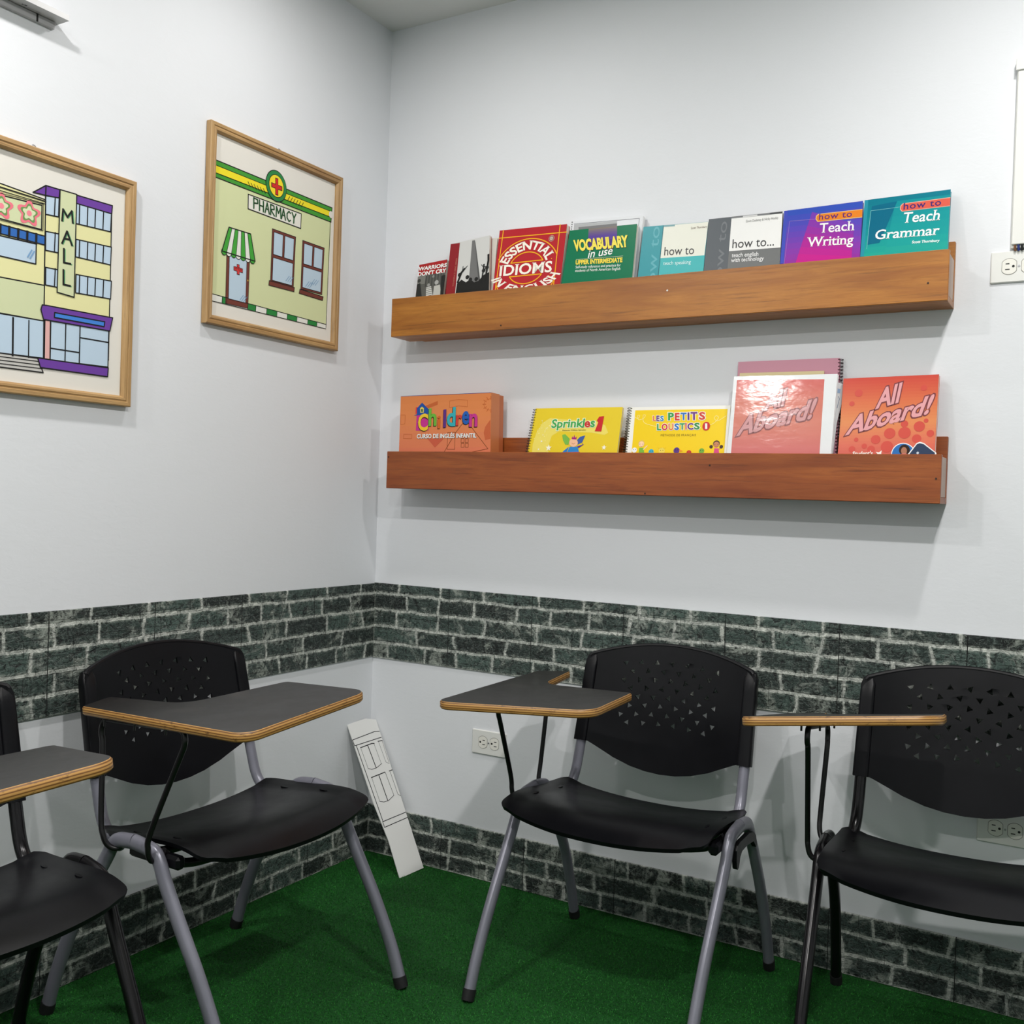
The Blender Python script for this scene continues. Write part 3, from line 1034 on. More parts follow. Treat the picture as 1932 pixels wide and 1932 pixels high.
# 9 teal grammar
b = Book('textbook', 'large teal green textbook with a coral tab, rightmost on the upper ledge', 'book', (ZB(1160, 123), ZB(1577, 70), ZB(1562, 359), ZB(1138, 397)), ZU, -0.078, 0.012, -0.028, UG, 0.3)
b.body(flat((16, 122, 138), 0.3))
c = b.c
c.polyuv(b.quad(), (20, 124, 136), 1)
grad(c, strips(ZB(1176, 121), ZB(1577, 71), ZB(1552, 500), ZB(1130, 530)), [(14, 116, 136), (16, 128, 140), (24, 148, 146), (40, 166, 142), (52, 176, 142)], 14, 2)
grad(c, strips(ZB(1310, 128), ZB(1576, 96), ZB(1555, 470), ZB(1230, 500)), [(20, 138, 146), (26, 150, 148), (54, 172, 140)], 10, 3)
c.poly([ZB(1195, 152), ZB(1318, 128), ZB(1232, 330), ZB(1172, 340)], (10, 100, 128), 3)
c.poly([ZB(1160, 124), ZB(1178, 122), ZB(1156, 395), ZB(1138, 397)], (40, 140, 160), 3)
c.line([ZB(1170, 360), ZB(1190, 175), ZB(1335, 156)], 0.0008, (130, 200, 200), 4)
c.poly([ZB(1345, 139), ZB(1576, 109), ZB(1574, 152), ZB(1340, 179), ZB(1331, 168), ZB(1334, 150)], (230, 170, 150), 4)
c.poly([ZB(1347, 142), ZB(1576, 112), ZB(1574, 149), ZB(1343, 176), ZB(1335, 166), ZB(1338, 151)], (212, 92, 76), 5)
c.text('how to', ZB(1348, 169), ZB(1530, 148), ZB(1350, 138), (60, 40, 110), 6, 0.01, False, 1.1)
c.text('Teach', ZB(1342, 234), ZB(1520, 219), ZB(1352, 184), WT, 6, 0.012, True)
c.text('Grammar', ZB(1208, 314), ZB(1520, 290), ZB(1216, 268), WT, 6, 0.012, True)
c.text('Scott Thornbury', ZB(1388, 333), ZB(1522, 325), ZB(1391, 320), (225, 240, 236), 6, 0.03)
b.finish()

# ---------------- lower ledge
# 10 orange boxed course
ORG = (216, 128, 76)
b = Book('boxed_set', 'orange cardboard box with rainbow lettering, leftmost on the lower ledge', 'box', (ZC(130, 316), ZC(741, 288), ZC(735, 692), ZC(117, 692)), ZL, -0.092, 0.055, -0.090, LG, 0.45)
mb = MB()
OM = flat(ORG, 0.45)
mb.prism(b.quad(), OM, -0.044, 0, b.O, b.U, b.V, b.N)
mb.build('slip_case', b.root, off=b.off)
mb = MB()
mb.prism([(p[0], p[1]) for p in b.quad(0.002, 0.0012, 0.0022)], flat((196, 108, 62), 0.45), -0.068, -0.0445, b.O, b.U, b.V, b.N)
mb.build('inner_box', b.root, off=b.off)
c = b.c
c.polyuv(b.quad(), ORG, 1)
grad(c, strips(ZC(130, 318), ZC(740, 290), ZC(733, 760), ZC(115, 760)), [(216, 130, 74), (222, 134, 80), (218, 126, 86), (214, 116, 90)], 9, 2)
c.line([ZC(132, 314), ZC(741, 289)], 0.0012, (60, 60, 130), 3)
PO = (190, 94, 44)
def sketch(pts, close=False, w_=0.0010, col=PO):
    c.line([ZC(*p) for p in pts], w_, col, 3, close)
for k in range(12):
    a = 2 * math.pi * k / 12
    c.line([ZC(738 + 34 * math.cos(a), 368 + 34 * math.sin(a)), ZC(738 + 54 * math.cos(a), 368 + 54 * math.sin(a))], 0.0022, (196, 100, 50), 3) if math.cos(a) < 0.1 else None
sketch([(700, 345), (690, 370), (700, 395), (730, 408)]); sketch([(705, 340), (735, 330)])
sketch([(460, 345), (520, 335), (580, 340), (580, 385), (520, 378), (460, 390)], True)
sketch([(130, 440), (160, 440), (158, 500), (128, 505)], True)
sketch([(150, 570), (205, 572), (203, 600), (148, 600)], True)
c.poly([ZC(280, 385), ZC(380, 345), ZC(380, 370), ZC(300, 400)], (196, 100, 52), 3)
c.poly([ZC(310, 600), ZC(420, 600), ZC(360, 660)], (200, 92, 66), 3)
c.poly([ZC(690, 560), ZC(700, 520), ZC(735, 470), ZC(735, 600), ZC(700, 610)], (198, 98, 60), 3)
# house outline drawing
BR_ = (120, 62, 24)
sketch([(420, 695), (500, 560), (545, 500), (590, 500), (718, 668), (600, 692)], False, 0.0016, BR_)
sketch([(446, 560), (497, 556), (494, 672), (443, 672)], True, 0.0014, BR_)
for (x, y) in ((538, 600), (566, 600), (538, 632), (566, 632)):
    sketch([(x, y), (x + 20, y), (x + 19, y + 26), (x - 1, y + 26)], True, 0.0013, BR_)
# logo
c.poly([ZC(238, 440), ZC(322, 436), ZC(318, 544), ZC(232, 546)], (196, 52, 140), 4)
c.poly([ZC(232, 388), ZC(250, 386), ZC(248, 430), ZC(230, 432)], (214, 62, 60), 4)
c.poly([ZC(240, 395), ZC(275, 357), ZC(318, 400), ZC(318, 432), ZC(240, 434)], (28, 78, 158), 5)
c.poly([ZC(218, 445), ZC(300, 408), ZC(318, 425), ZC(310, 437)], (28, 78, 158), 5)
c.poly([ZC(262, 395), ZC(274, 384), ZC(287, 394), ZC(286, 424), ZC(263, 425)], (226, 206, 90), 6)
c.poly([ZC(269, 400), ZC(280, 399), ZC(280, 420), ZC(270, 420)], (40, 90, 80), 7)
LET = [('C', 247, 314, 543, 432, (236, 196, 50)), ('h', 318, 372, 510, 396, (108, 178, 62)), ('i', 380, 396, 528, 446, (212, 104, 40)), ('l', 418, 436, 520, 404, (92, 46, 130)), ('d', 442, 500, 512, 388, (56, 170, 180)), ('r', 502, 544, 508, 440, (206, 66, 54)), ('e', 545, 592, 498, 414, (34, 92, 176)), ('n', 592, 648, 516, 432, (196, 54, 140))]
for ch, x0, x1, y0, y1, col in LET:
    c.text(ch, ZC(x0, y0), ZC(x1, y0 - 2), ZC(x0 + 3, y1), BK, 7, 0.04, shift=(-0.0013, -0.0013))
    c.text(ch, ZC(x0, y0), ZC(x1, y0 - 2), ZC(x0 + 3, y1), col, 8, 0.03)
c.text('CURSO DE INGLÉS INFANTIL', ZC(240, 598), ZC(641, 592), ZC(241, 562), WT, 8, 0.03)
c.text('CURSO DE INGLÉS INFANTIL', ZC(240, 598), ZC(641, 592), ZC(241, 562), (90, 60, 40), 6, 0.03, shift=(0.0006, -0.0006))
b.finish('printed_front')

# 11 yellow spiral book
Y1 = (228, 200, 40)
b = Book('spiral_book', 'yellow spiral-bound book with stars and a winged figure, beside the orange box', 'book', (ZC(1040, 396), ZC(1628, 386), ZC(1590, 697), ZC(985, 697)), ZL, -0.082, 0.008, -0.040, LG, 0.36)
b.body(flat(Y1, 0.36), spine=False)
b.rings(-1, 30, 0.0065, flat((70, 64, 50), 0.35, 0.3))
c = b.c
c.polyuv(b.quad(), Y1, 1)
# pale star swirl
n = 20
sw = [ZC(1010, 760), ZC(1020, 640), ZC(1045, 560), ZC(1085, 495), ZC(1140, 460), ZC(1230, 470), ZC(1330, 475), ZC(1440, 480), ZC(1510, 510), ZC(1530, 560), ZC(1505, 575), ZC(1420, 560), ZC(1300, 555), ZC(1200, 550), ZC(1150, 580), ZC(1125, 650), ZC(1130, 760)]
c.poly(sw, (234, 216, 100), 2)
for i in range(30):
    x, y = random.uniform(1050, 1150), random.uniform(470, 620)
    c.disc(ZC(x + (y - 540) * -0.4, y), random.uniform(0.0006, 0.0014), (246, 240, 190), 3, 8)
for x, y, r in ((1128, 662, 0.0098), (1080, 618, 0.0036), (1060, 672, 0.0034), (1090, 575, 0.002), (1502, 660, 0.0076)):
    c.star(ZC(x, y), r, (246, 244, 226), 4)
for sh, col, lay in (((0, 0), (58, 160, 72), 6), ((0.0, 0), (240, 246, 225), 5)):
    pass
c.text('Sprinkles', ZC(1146, 526), ZC(1440, 519), ZC(1154, 470), (240, 244, 220), 5, 0.07, ref=0.025)
c.text('Sprinkl', ZC(1146, 526), ZC(1368, 521), ZC(1154, 470), (66, 164, 80), 6, 0.025)
c.text('e', ZC(1370, 522), ZC(1408, 521), ZC(1373, 482), (200, 46, 40), 6, 0.03)
c.text('s', ZC(1410, 521), ZC(1440, 520), ZC(1413, 480), (66, 164, 80), 6, 0.03)
c.poly([ZC(1440, 550), ZC(1484, 552), ZC(1503, 448), ZC(1470, 452), ZC(1454, 478), ZC(1464, 490)], (200, 34, 36), 6)
c.text('Patience Wilkins Salvador', ZC(1222, 548), ZC(1382, 545), ZC(1223, 539), (110, 100, 30), 6, 0.01)
c.poly([ZC(1220, 575), ZC(1240, 570), ZC(1270, 600), ZC(1262, 640), ZC(1240, 640), ZC(1225, 610)], (120, 180, 70), 4)
c.poly([ZC(1376, 578), ZC(1340, 588), ZC(1315, 615), ZC(1325, 640), ZC(1355, 625)], (60, 90, 160), 4)
c.poly([ZC(1270, 655), ZC(1325, 655), ZC(1340, 720), ZC(1240, 720)], (40, 130, 200), 5)
c.poly([ZC(1265, 655), ZC(1250, 690), ZC(1215, 700), ZC(1232, 680)], (40, 120, 195), 5)
c.poly([ZC(1320, 652), ZC(1358, 640), ZC(1352, 628), ZC(1365, 640), ZC(1330, 664)], (90, 50, 140), 5)
c.ell(ZC(1297, 628), ZC(1326, 628), ZC(1297, 600), (238, 186, 150), 6)
c.poly([ZC(1285, 604), ZC(1288, 583), ZC(1296, 596), ZC(1302, 574), ZC(1308, 596), ZC(1318, 586), ZC(1315, 606)], (160, 30, 120), 7)
c.line([ZC(1285, 630), ZC(1297, 638), ZC(1308, 630)], 0.0007, (150, 60, 50), 7)
c.poly([ZC(1220, 692), ZC(1340, 690), ZC(1345, 720), ZC(1210, 720)], (206, 40, 44), 6)
b.finish()

# 12 yellow white-bordered spiral book
Y2 = (240, 204, 10)
b = Book('spiral_book', 'yellow spiral-bound book with white border and small cartoon children', 'book', (ZD(75, 271), ZD(548, 262), ZD(531, 489), ZD(50, 489)), ZL, -0.082, 0.010, -0.042, LG, 0.34)
b.body(flat((236, 234, 224), 0.36), spine=False)
b.rings(-1, 32, 0.0075, flat((60, 56, 30), 0.35, 0.3))
c = b.c
c.polyuv(b.quad(), (238, 236, 228), 1)
c.poly([ZD(97, 286), ZD(533, 279), ZD(512, 540), ZD(74, 545)], Y2, 2)
def swirl(pts):
    c.lineuv([tuple(p) for p in [Vector(q) for q in [(v.x, v.y) for v in smoothpath([Vector((*c.uv(ZD(*p)), 0)) for p in pts], 5)]]], 0.0009, (250, 240, 170), 3)
swirl([(95, 318), (110, 325), (118, 312), (108, 312), (112, 330), (135, 325), (145, 310), (135, 310), (140, 345), (195, 362)])
swirl([(432, 362), (470, 345), (490, 320), (478, 312), (470, 325), (488, 335), (526, 312)])
def rainbow(word, pts, cols, lay=5):
    for ch, (x0, x1, y0, y1), col in zip(word, pts, cols):
        c.text(ch, ZD(x0, y0), ZD(x1, y0), ZD(x0, y1), (246, 244, 235), lay, 0.09, ref=0.04)
        c.text(ch, ZD(x0, y0), ZD(x1, y0), ZD(x0, y1), col, lay + 1, 0.04)
RB = [(206, 50, 46), (96, 50, 130), (30, 110, 190), (40, 150, 70), (230, 120, 30)]
rainbow('LES', [(180, 195, 334, 312), (197, 212, 336, 311), (215, 232, 336, 312)], [(226, 110, 40), (96, 50, 130), (30, 130, 190)])
rainbow('PETITS', [(252, 280, 332, 297), (284, 307, 332, 298), (311, 340, 330, 297), (344, 353, 330, 296), (358, 391, 330, 294), (398, 428, 329, 294)], [(40, 150, 70), (206, 50, 46), (30, 110, 190), (90, 50, 130), (110, 50, 130), (206, 60, 46)])
rainbow('LOUSTICS', [(200, 220, 379, 350), (222, 250, 379, 349), (254, 278, 378, 348), (282, 304, 377, 348), (306, 332, 376, 347), (334, 340, 376, 346), (343, 372, 376, 346), (375, 402, 375, 345)], [(40, 150, 70), (206, 50, 46), (226, 120, 40), (30, 110, 190), (50, 150, 80), (206, 50, 46), (100, 50, 130), (50, 140, 70)])
c.ell(ZD(432, 361), ZD(450, 360), ZD(433, 340), (200, 36, 36), 5)
c.text('1', ZD(427, 374), ZD(437, 374), ZD(427, 348), WT, 6, 0.015)
c.text('MÉTHODE DE FRANÇAIS', ZD(217, 409), ZD(383, 408), ZD(218, 396), (130, 110, 20), 5, 0.0, False, 1.1)
# small cartoon children and birds
def kid(x, y, hair, skin, cloth):
    c.disc(ZD(x, y - 4), 0.0088, hair, 3)
    c.disc(ZD(x, y), 0.0075, skin, 4)
    c.disc(ZD(x - 7, y), 0.0009, BK, 5, 8)
    c.disc(ZD(x + 7, y), 0.0009, BK, 5, 8)
    c.line([ZD(x - 5, y + 9), ZD(x, y + 12), ZD(x + 5, y + 9)], 0.0007, (180, 60, 50), 5)
    c.poly([ZD(x - 10, y + 17), ZD(x + 10, y + 17), ZD(x + 16, y + 60), ZD(x - 16, y + 60)], cloth, 3)
    c.line([ZD(x + 10, y + 24), ZD(x + 27, y + 8)], 0.0026, skin, 3)
kid(126, 446, (226, 190, 90), (246, 206, 170), (120, 180, 60))
kid(480, 448, (60, 36, 26), (196, 130, 90), (210, 70, 130))
for x in (455, 503):
    c.disc(ZD(x, 458), 0.0046, (60, 36, 26), 3)
for x, y, r, col in ((93, 474, 0.0068, (236, 240, 240)), (172, 482, 0.0072, (60, 170, 200)), (222, 478, 0.0086, (236, 214, 90)), (292, 476, 0.0082, (84, 50, 130)), (350, 486, 0.0066, (206, 60, 40)), (410, 478, 0.0070, (110, 170, 60))):
    c.disc(ZD(x, y), r, col, 4)
    c.disc(ZD(x - 5, y - 3), 0.001, BK, 5, 8)
    c.disc(ZD(x + 6, y - 3), 0.001, BK, 5, 8)
for k in range(5):
    c.line([ZD(210 + 6 * k, 470), ZD(205 + 9 * k, 462)], 0.0007, (210, 170, 30), 5)
c.poly([ZD(306, 470), ZD(322, 478), ZD(304, 484)], (236, 150, 30), 5)
b.finish()

# 14 mauve notebook at the back
b = Book('notebook', 'mauve pink spiral notebook rising behind the white binder', 'notebook', (ZD(583, 57), ZD(1062, 38), ZD(1046, 489), ZD(560, 489)), ZL, -0.034, 0.010, -0.0125, LG, 0.6)
MAUVE = (208, 148, 166)
b.body(flat(MAUVE, 0.6), spine=False, pagemat=flat((120, 66, 78), 0.7))
b.rings(1, 40, 0.0058, flat((60, 30, 40), 0.4, 0.2))
b.finish()
# 15 cream folder
b = Book('folder', 'cream cardboard folder peeking above the white binder', 'folder', (ZD(590, 110), ZD(988, 99), ZD(970, 489), ZD(566, 489)), ZL, -0.045, 0.004, -0.018, LG, 0.7)
b.body(flat((226, 210, 164), 0.7), pages=False)
b.finish()
# 16 loose white sheets
b = Book('paper_sheets', 'loose white printed sheets poking out right of the white binder', 'papers', (ZD(1010, 152), ZD(1094, 166), ZD(1052, 330), ZD(970, 330)), ZL, -0.056, 0.002, -0.026, LG, 0.7)
b.q[2] = (b.q[2][0], 0.0); b.q[3] = (b.q[3][0], 0.0)
mb = MB()
mb.prism([b.c.uv(ZD(1000, 150)), b.c.uv(ZD(985, 489)), b.c.uv(ZD(1030, 489)), b.c.uv(ZD(1048, 345)), b.c.uv(ZD(1094, 166)), b.c.uv(ZD(1056, 154))], flat((222, 224, 226), 0.7), -0.002, 0, b.O, b.U, b.V, b.N)
mb.build('sheet', b.root, off=b.off)
c = b.c
c.poly([ZD(1052, 182), ZD(1066, 186), ZD(1064, 206), ZD(1050, 204)], (150, 176, 206), 1)
c.line([ZD(1056, 220), ZD(1060, 232), ZD(1050, 275)], 0.0012, (90, 110, 140), 1)
b.finish('printing')

# 13 white binder with glossy insert
b = Book('ring_binder', 'white ring binder with glossy faded red cover sheet and a bright glare', 'binder', (ZD(563, 126), ZD(1052, 114), ZD(1021, 489), ZD(529, 489)), ZL, -0.088, 0.014, -0.0525, LG, 0.30, 1.0, 0.026)
b.body(flat((226, 228, 230), 0.3, 0, None, 0.5, 0.4), pagemat=PAPERW, ct=0.0022, inset=0.004)
c = b.c
c.polyuv(b.quad(), (228, 230, 232), 1)
def aboard(c, x0, TLp, TRp, BRp, BLp, faded):
    cols = [(202, 74, 62), (214, 110, 74), (222, 140, 88), (214, 108, 88), (206, 86, 86)] if not faded else [(206, 96, 90), (208, 116, 98), (212, 126, 108), (208, 116, 110), (202, 106, 110)]
    grad(c, strips(TLp, TRp, BRp, BLp), cols, 30, 2)
aboard(c, 0, ZD(577, 143), ZD(990, 139), ZD(962, 560), ZD(543, 560), True)
PK, OUT = (224, 160, 164), (120, 60, 66)
def title(c, parts, pk=PK, ou=OUT):
    for body, bl, br, tl in parts:
        c.text(body, ZD(*bl), ZD(*br), ZD(*tl), ou, 5, 0.075, ref=0.03)
        c.text(body, ZD(*bl), ZD(*br), ZD(*tl), pk, 6, 0.03)
title(c, [('All', (705, 285), (798, 262), (722, 205)), ('Aboard!', (574, 405), (928, 322), (606, 312))], (206, 150, 152), (140, 84, 86))
b.finish('insert_sheet')

# 17 red textbook
b = Book('textbook', 'worn red orange textbook with dotted cover, rightmost on the lower ledge', 'book', (ZD(1080, 136), ZD(1531, 116), ZD(1511, 489), ZD(1054, 489)), ZL, -0.076, 0.016, -0.036, LG, 0.28)
b.body(flat((196, 66, 58), 0.3), inset=0.0006)
c = b.c
c.polyuv(b.quad(), (198, 70, 60), 1)
aboard(c, 0, ZD(1080, 137), ZD(1531, 117), ZD(1506, 560), ZD(1048, 560), False)
rr = random.Random(5)
DOT = (207, 82, 70)
for x, y, r in ((1232, 424, 0.0105), (1298, 395, 0.0125), (1368, 392, 0.0135), (1438, 362, 0.0120), (1368, 350, 0.008), (1285, 458, 0.0135), (1210, 470, 0.0085), (1178, 455, 0.006), (1120, 470, 0.0075), (1425, 420, 0.0100), (1490, 395, 0.008), (1152, 205, 0.009), (1120, 255, 0.006), (1460, 180, 0.007), (1140, 425, 0.005), (1470, 335, 0.005)):
    c.disc(ZD(x, y), r, DOT, 4)
title(c, [('All', (1230, 278), (1340, 246), (1250, 185)), ('Aboard!', (1088, 402), (1480, 300), (1122, 312))])
c.text("Student's", ZD(1122, 500), ZD(1218, 497), ZD(1124, 480), (246, 236, 226), 6, 0.03)
c.star(ZD(1250, 492), 0.0095, (246, 240, 232), 6, 4, 0.4, 0.5)
c.ell(ZD(1362, 496), ZD(1420, 496), ZD(1362, 440), (240, 240, 240), 5)
c.ell(ZD(1362, 496), ZD(1416, 496), ZD(1362, 444), (44, 110, 180), 6)
c.ell(ZD(1368, 474), ZD(1394, 474), ZD(1368, 448), (44, 28, 20), 7)
c.ell(ZD(1366, 478), ZD(1380, 478), ZD(1366, 460), (170, 116, 90), 8)
c.ell(ZD(1366, 512), ZD(1400, 512), ZD(1366, 490), (214, 120, 120), 8)
b.finish()
# card in front of it
b = Book('card_tag', 'white-edged dark blue card corner propped in front of the worn red textbook', 'card', (ZD(1385, 440), ZD(1512, 440), ZD(1512, 489), ZD(1385, 489)), ZL, -0.0865, 0.0012, -0.072, LG, 0.4)
def cardpoly(g):
    return [ZD(1378 + g, 500), ZD(1425 + g * .2, 440 + g * .8), ZD(1440, 434 + g), ZD(1460 - g * .2, 440 + g * .8), ZD(1518 - g, 486), ZD(1520 - g, 540), ZD(1376 + g, 540)]
mb = MB()
mb.prism(list(reversed([b.c.uv(p) for p in cardpoly(0)])), flat((236, 236, 234), 0.4), -0.0012, 0, b.O, b.U, b.V, b.N)
mb.build('card', b.root, off=b.off)
b.c.poly(cardpoly(7), (44, 60, 88), 1)
b.c.disc(ZD(1430, 487), 0.0028, (200, 210, 220), 2, 10)
b.finish('printing')

# ------------------------------------------------------------------ framed drawings on the left wall
PAPER = (226, 222, 214)
def picture(label, y0, y1, z0, z1, X=0.018):
    t = thing('framed_drawing', label, 'picture', (0, (y0 + y1) / 2, (z0 + z1) / 2), 0, 'framed drawings')
    off = (0, (y0 + y1) / 2, (z0 + z1) / 2)
    fw = 0.0235
    prof = [(0.0, 0.001), (0.0, X - 0.002), (0.002, X), (0.009, X), (0.0105, X - 0.002), (0.0125, X - 0.002), (0.0145, X - 0.0005), (0.019, X - 0.001), (fw, X - 0.007), (fw, 0.004)]
    rails = [((y0, z0), (1, 1), 'h'), ]
    ring = lambda d: [(y0 + d, z0 + d), (y1 - d, z0 + d), (y1 - d, z1 - d), (y0 + d, z1 - d)]
    mb = MB()
    for k in range(4):
        vs, fs = [], []
        for d, x in prof:
            r = ring(d)
            a, b_ = r[k], r[(k + 1) % 4]
            vs += [(x, a[0], a[1]), (x, b_[0], b_[1])]
        for i in range(len(prof) - 1):
            fs.append((2 * i, 2 * i + 1, 2 * i + 3, 2 * i + 2))
        mb.add(vs, fs, FRAMEW if k % 2 == 0 else FRAMEV)
    mb.build('frame', t, off=off)
    mb = MB()
    ym = (y0 + y1) / 2 - 0.0
    path = [(0.004, ym + 0.005 * math.cos(a), z1 + 0.001 + 0.006 * math.sin(a)) for a in [math.pi * i / 8 for i in range(9)]]
    mb.tube(path, 0.0012, STEEL, 6)
    mb.build('hanger', t, off=off)
    c = Canvas((0.007, y0, z0), (0, 1, 0), (0, 0, 1), 0.7, 0, 0.3)
    c.polyuv([(fw - .002, fw - .002), (y1 - y0 - fw + .002, fw - .002), (y1 - y0 - fw + .002, z1 - z0 - fw + .002), (fw - .002, z1 - z0 - fw + .002)], PAPER, 0)
    return t, c, off

# pharmacy drawing
t, c, off = picture('framed drawing of a green pharmacy with striped awning, nearest the corner', -0.725, -0.2275, 1.512, 2.010)
P = ZP
LNW = 0.0026
PG = (210, 216, 168)
c.poly([P(979, 800), P(1508, 1008), P(1484, 1480), P(964, 1342)], PG, 1)
c.line([P(1504, 1008), P(1484, 1492)], 0.0018, BK, 3)
c.outlined([P(982, 728), P(1512, 947), P(1507, 1012), P(979, 806)], (66, 150, 50), LNW, BK, 2)
c.outlined([P(982, 752), P(1510, 965), P(1508, 990), P(980, 786)], (238, 220, 40), 0.0016, BK, 4)
c.ell(P(1506, 978), P(1515, 981), P(1506, 962), PAPER, 6, 16)
for k in range(6):
    x, y = 1128 + 14 * k, 828 + 6.2 * k
    c.line([P(x, y), P(x + 10, y + 22)], 0.0018, BK, 6)
    x, y = 1318 + 12.5 * k, 896 + 5.6 * k
    c.line([P(x, y), P(x - 10, y + 18)], 0.0018, BK, 6)
c.ell(P(1257, 848), P(1304, 867), P(1257, 776), BK, 6, 36)
c.ell(P(1257, 848), P(1302, 866), P(1257, 780), (40, 128, 66), 7, 36)
c.ell(P(1257, 848), P(1291, 862), P(1257, 796), BK, 8, 36)
c.ell(P(1257, 848), P(1289, 861), P(1257, 799), (240, 216, 44), 9, 36)
def cross(cx, cy, a, b_, w_, col, lay, sl=0.4):
    # plus sign drawn in the paper's slanting perspective
    hw, hh = w_ * 0.62, w_
    c.poly([P(cx - hw, cy - b_ - hw * sl), P(cx + hw, cy - b_ + hw * sl), P(cx + hw, cy + b_ + hw * sl), P(cx - hw, cy + b_ - hw * sl)], col, lay)
    c.poly([P(cx - a, cy - hh - a * sl), P(cx + a, cy - hh + a * sl), P(cx + a, cy + hh + a * sl), P(cx - a, cy + hh - a * sl)], col, lay)
cross(1258, 851, 25, 39, 11, BK, 10)
cross(1258, 851, 22, 35, 8, (206, 40, 36), 11)
c.outlined([P(1130, 885), P(1371, 974), P(1369, 1041), P(1129, 951)], (228, 226, 216), LNW, BK, 3)
GLY = {'P': [[(0, 0), (0, 1), (.6, .95), (.65, .6), (0, .5)]], 'H': [[(0, 0), (0, 1)], [(.65, 0), (.65, 1)], [(0, .5), (.65, .5)]], 'A': [[(0, 0), (.35, 1), (.7, 0)], [(.15, .4), (.55, .4)]], 'R': [[(0, 0), (0, 1), (.55, .95), (.6, .62), (0, .5), (.65, 0)]], 'M': [[(0, 0), (.08, 1), (.42, .4), (.76, 1), (.84, 0)]], 'C': [[(.65, .85), (.4, 1), (.05, .7), (.05, .3), (.4, 0), (.65, .15)]], 'Y': [[(0, 1), (.35, .5), (.7, 1)], [(.35, .5), (.3, 0)]], 'L': [[(0, 1), (0, 0), (.6, 0)]], 'O': [[(.3, 0), (0, .5), (.3, 1), (.6, .5), (.3, 0)]], 'E': [[(.6, 0), (0, 0), (0, 1), (.6, 1)], [(0, .5), (.5, .5)]], 'N': [[(0, 0), (0, 1), (.6, 0), (.6, 1)]]}
def handwrite(word, bl, br, tl, w_, col, lay):
    b_, r_, t_ = Vector(c.uv(bl)), Vector(c.uv(br)), Vector(c.uv(tl))
    n_ = len(word)
    ex, ey = (r_ - b_) / n_, (t_ - b_)
    for i, ch in enumerate(word):
        for st in GLY[ch]:
            c.lineuv([b_ + ex * (i + 0.08 + p[0] * 1.08) + ey * p[1] for p in st], w_, col, lay)
handwrite('PHARMACY', P(1152, 948), P(1350, 1022), P(1152, 900), 0.0036, (40, 96, 50), 6)
handwrite('PHARMACY', P(1154, 948), P(1352, 1022), P(1154, 900), 0.0014, (20, 40, 24), 7)
# awning, drawn over the door head
aw = [P(1040, 1035), P(1139, 1066), P(1159, 1190), P(1008, 1143)]
c.poly(aw, (230, 230, 222), 9)
for k in range(0, 7, 2):
    t0, t1 = k / 7, (k + 1) / 7
    c.poly([lerp(aw[0], aw[1], t0), lerp(aw[0], aw[1], t1), lerp(aw[3], aw[2], t1), lerp(aw[3], aw[2], t0)], (66, 160, 56), 10)
for k in range(7):
    q = lerp(aw[3], aw[2], (k + 0.5) / 7)
    rad = 0.0092
    c.disc(q, rad, BK, 7, 16, 1.0)
    c.disc(q, rad - 0.0016, (66, 160, 56) if k % 2 == 0 else (230, 230, 222), 8, 16)
c.line(aw, LNW, BK, 11, True)
for k in range(1, 7):
    c.line([lerp(aw[0], aw[1], k / 7), lerp(aw[3], aw[2], k / 7)], 0.0014, BK, 11)
# door
BRN, BLU = (112, 56, 46), (186, 206, 222)
c.outlined([P(1032, 1150), P(1136, 1185), P(1128, 1405), P(1026, 1382)], BRN, 0.0014, BK, 3.2)
c.outlined([P(1044, 1150), P(1123, 1180), P(1117, 1380), P(1039, 1360)], BLU, 0.0012, BK, 5)
cross(1083, 1228, 21, 24, 10, BK, 7, 0.3)
cross(1083, 1228, 19, 21, 8, (206, 60, 60), 8, 0.3)
handwrite('OPEN', P(1068, 1226), P(1100, 1236), P(1068, 1212), 0.0008, (90, 20, 20), 9)
c.disc(P(1127, 1278), 0.0024, (190, 150, 60), 7, 10)
def glints(x, y):
    for k in range(3):
        c.line([P(x + 9 * k, y + 3 * k), P(x + 16 + 9 * k, y - 22 + 3 * k)], 0.0012, (96, 140, 180), 7)
glints(1090, 1368)
# windows
def window(q, sill):
    TL_, TR_, BR__, BL_ = q
    c.outlined([P(*p) for p in q], BRN, 0.0018, BK, 3)
    def sub(u0, v0, u1, v1):
        def at(u, v):
            return lerp(lerp(TL_, TR_, u), lerp(BL_, BR__, u), v)
        c.outlined([P(*at(u0, v0)), P(*at(u1, v0)), P(*at(u1, v1)), P(*at(u0, v1))], BLU, 0.0014, BK, 5)
    sub(0.07, 0.05, 0.46, 0.47); sub(0.54, 0.05, 0.93, 0.47); sub(0.07, 0.53, 0.93, 0.96)
    c.outlined([P(*p) for p in sill], BRN, 0.0018, BK, 4)
window(((1240, 1042), (1346, 1080), (1335, 1312), (1231, 1284)), ((1225, 1278), (1340, 1310), (1338, 1329), (1223, 1299)))
window(((1378, 1095), (1476, 1130), (1465, 1342), (1369, 1316)), ((1365, 1317), (1471, 1352), (1468, 1369), (1361, 1336)))
glints(1300, 1280); glints(1390, 1305); glints(1415, 1295)
